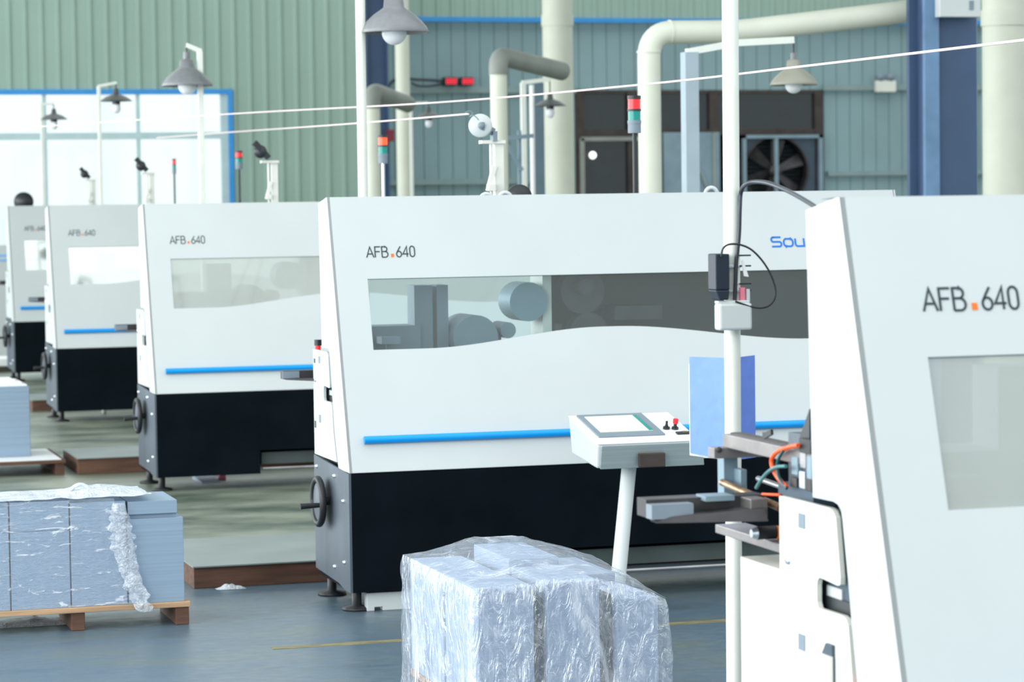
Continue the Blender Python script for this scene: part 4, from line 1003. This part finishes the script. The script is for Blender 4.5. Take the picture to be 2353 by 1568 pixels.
cc = [onY(*q_, YR-.15) for q_ in ((945,190),(960,197),(985,198),(1005,195),(1018,191))]
tag(MB().tube(sm(cc), .014, 8).build('counter_cable', M_cap), 'lower black cable drooping to the red digital counters', 'cable')

fn = thing('exhaust_fan', (onY(1785,385,YR).x, YR-.1, 1.2), 'large round exhaust fan in a grey frame', 'exhaust fan')
x0, x1 = onY(1706,385,YR-.1).x, onY(1889,385,YR-.1).x; zt_ = onY(1800,310,YR-.1).z; fc_ = onY(1783,392,YR-.1); RF = .50
MB().box(x0,x1,YR-.14,YR-.06,zt_-.05,zt_).box(x0,x0+.05,YR-.14,YR-.06,1.2,zt_).box(x1-.06,x1,YR-.14,YR-.06,1.2,zt_).box(x0,x1,YR-.14,YR-.06,1.2,1.25).build('frame', M_greysheet, fn)
MB().lathe([(RF,-.02),(RF*1.04,-.02),(RF*1.04,.25),(RF,.25),(RF,-.02)], fc_, 40, (0,1,0)).build('shroud', M_darkst, fn)
ba = MB(); N_ = 40; ring = [(RF*math.cos(2*math.pi*i/N_), RF*math.sin(2*math.pi*i/N_)) for i in range(N_)]
rect = []
for i in range(N_):
    c__, s__ = math.cos(2*math.pi*i/N_), math.sin(2*math.pi*i/N_); k_ = min(((x1-x0)/2)/max(abs(c__),1e-6), (.62)/max(abs(s__),1e-6)); rect.append((c__*k_, s__*k_))
ba.add([(fc_.x+x_, YR-.08, fc_.z+z_) for x_, z_ in ring]+[(min(max(fc_.x+x_,x0),x1), YR-.08, min(max(fc_.z+z_,1.2),zt_)) for x_, z_ in rect], [(i, (i+1)%N_, N_+(i+1)%N_, N_+i) for i in range(N_)])
ba.build('baffle_plate', M_slate, fn)
for i in range(6):
    q_ = math.radians(60*i+18); d1 = Vector((math.cos(q_),0,math.sin(q_))); d2 = Vector((-math.sin(q_),0,math.cos(q_)))
    c_ = fc_+Vector((0,.10,0))
    MB().add([c_+d1*.08-d2*.04+Vector((0,-.02,0)), c_+d1*.08+d2*.04+Vector((0,.02,0)), c_+d1*.47+d2*.11+Vector((0,.05,0)), c_+d1*.47-d2*.07+Vector((0,-.05,0))], [(0,1,2,3)]).build('blade', M_darkst, fn, solid=.006)
MB().lathe([(.0001,-.03),(.09,-.03),(.1,.08),(.0001,.1)], fc_, 20, (0,1,0)).build('hub', M_darkst, fn)
MB().box(fc_.x-.03,fc_.x+.03,YR-.13,YR-.09,1.2,zt_).build('strut', M_greysheet, fn)
sl = MB()
for k_ in range(16): 
    z_ = fc_.z-.48+.06*k_; w_ = math.sqrt(max(.01, RF*RF-(z_-fc_.z)**2)); sl.box(fc_.x-w_, fc_.x+w_, YR+.16, YR+.19, z_-.02, z_+.015)
sl.build('shutter', M_dark, fn)
a_ = onY(1522,305,YR-.1); b__ = onY(1652,445,YR-.1)
gc = thing('fan_housing', ((a_.x+b__.x)/2, YR-.1, 1.2), 'plain grey sheet metal fan housing left of the round fan', 'fan housing')
MB().box(a_.x, b__.x, YR-.16, YR-.03, 1.2, a_.z).build('sheet', M_greysheet, gc, bevel=.01)
MB().bar(onY(1600,372,YR-.18), onY(1628,440,YR-.18), .03, .03).box(b__.x-.12, b__.x-.07, YR-.18, YR-.16, 1.2, a_.z).build('brace', M_plate, gc)
c_ = onY(1362, 357, YR-.05)  # glowing disc that stands for a lamp's reflection in the glazing
tag(MB().lathe([(.001,-.02),(.05,-.02),(.055,.0)], c_, 16, (0,1,0)).build('lamp_glint', mat('glowing lamp glint', (.9,.9,.9), .4, emit=(1,1,1), es=1.5)), 'small glowing disc for a lamp reflection on the dark glazing', 'lamp')
a_ = onY(897, 320, 33.9)
tag(MB().box(a_.x-.03,a_.x+.05,33.9,34.0,onY(903,325,33.9).z,onY(903,298,33.9).z).build('alarm_box', mat('dark red box', (.18,.015,.03), .5)), 'dark red box on the corner column behind the lit signal tower', 'alarm box')

# ------------------------------------------------------------------ threads
def thread(pts, r_, label):
    return tag(MB().tube(sm(pts, 8), r_, 6).build('thread', M_cord), label, 'thread')
thread([onY(-40,300,21.5), onY(530,262,17.5), onY(1000,236,13.3), onY(1480,194,10.4), onY(1850,152,8.4), onY(2390,88,6.6)], .0046, 'long pale thread stretching across to the upper right of the hall')
thread([onY(360,317,22), onY(530,304,20), onY(800,285,14.5), onY(1076,262,11.33)], .0046, 'shorter pale thread running to the white pulley')
tk = thing('thread_guide', (onY(1078,262,11.33).x, 11.33, onY(1078,268,11.33).z), 'small dark wire guide at the end of the shorter thread', 'guide')
MB().tube(sm([onY(1070,258,11.33), onY(1080,256,11.33), onY(1086,262,11.33), onY(1080,268,11.33), onY(1090,266,11.32), onY(1100,276,11.31)]), .003, 6).build('wire', M_greyp, tk)
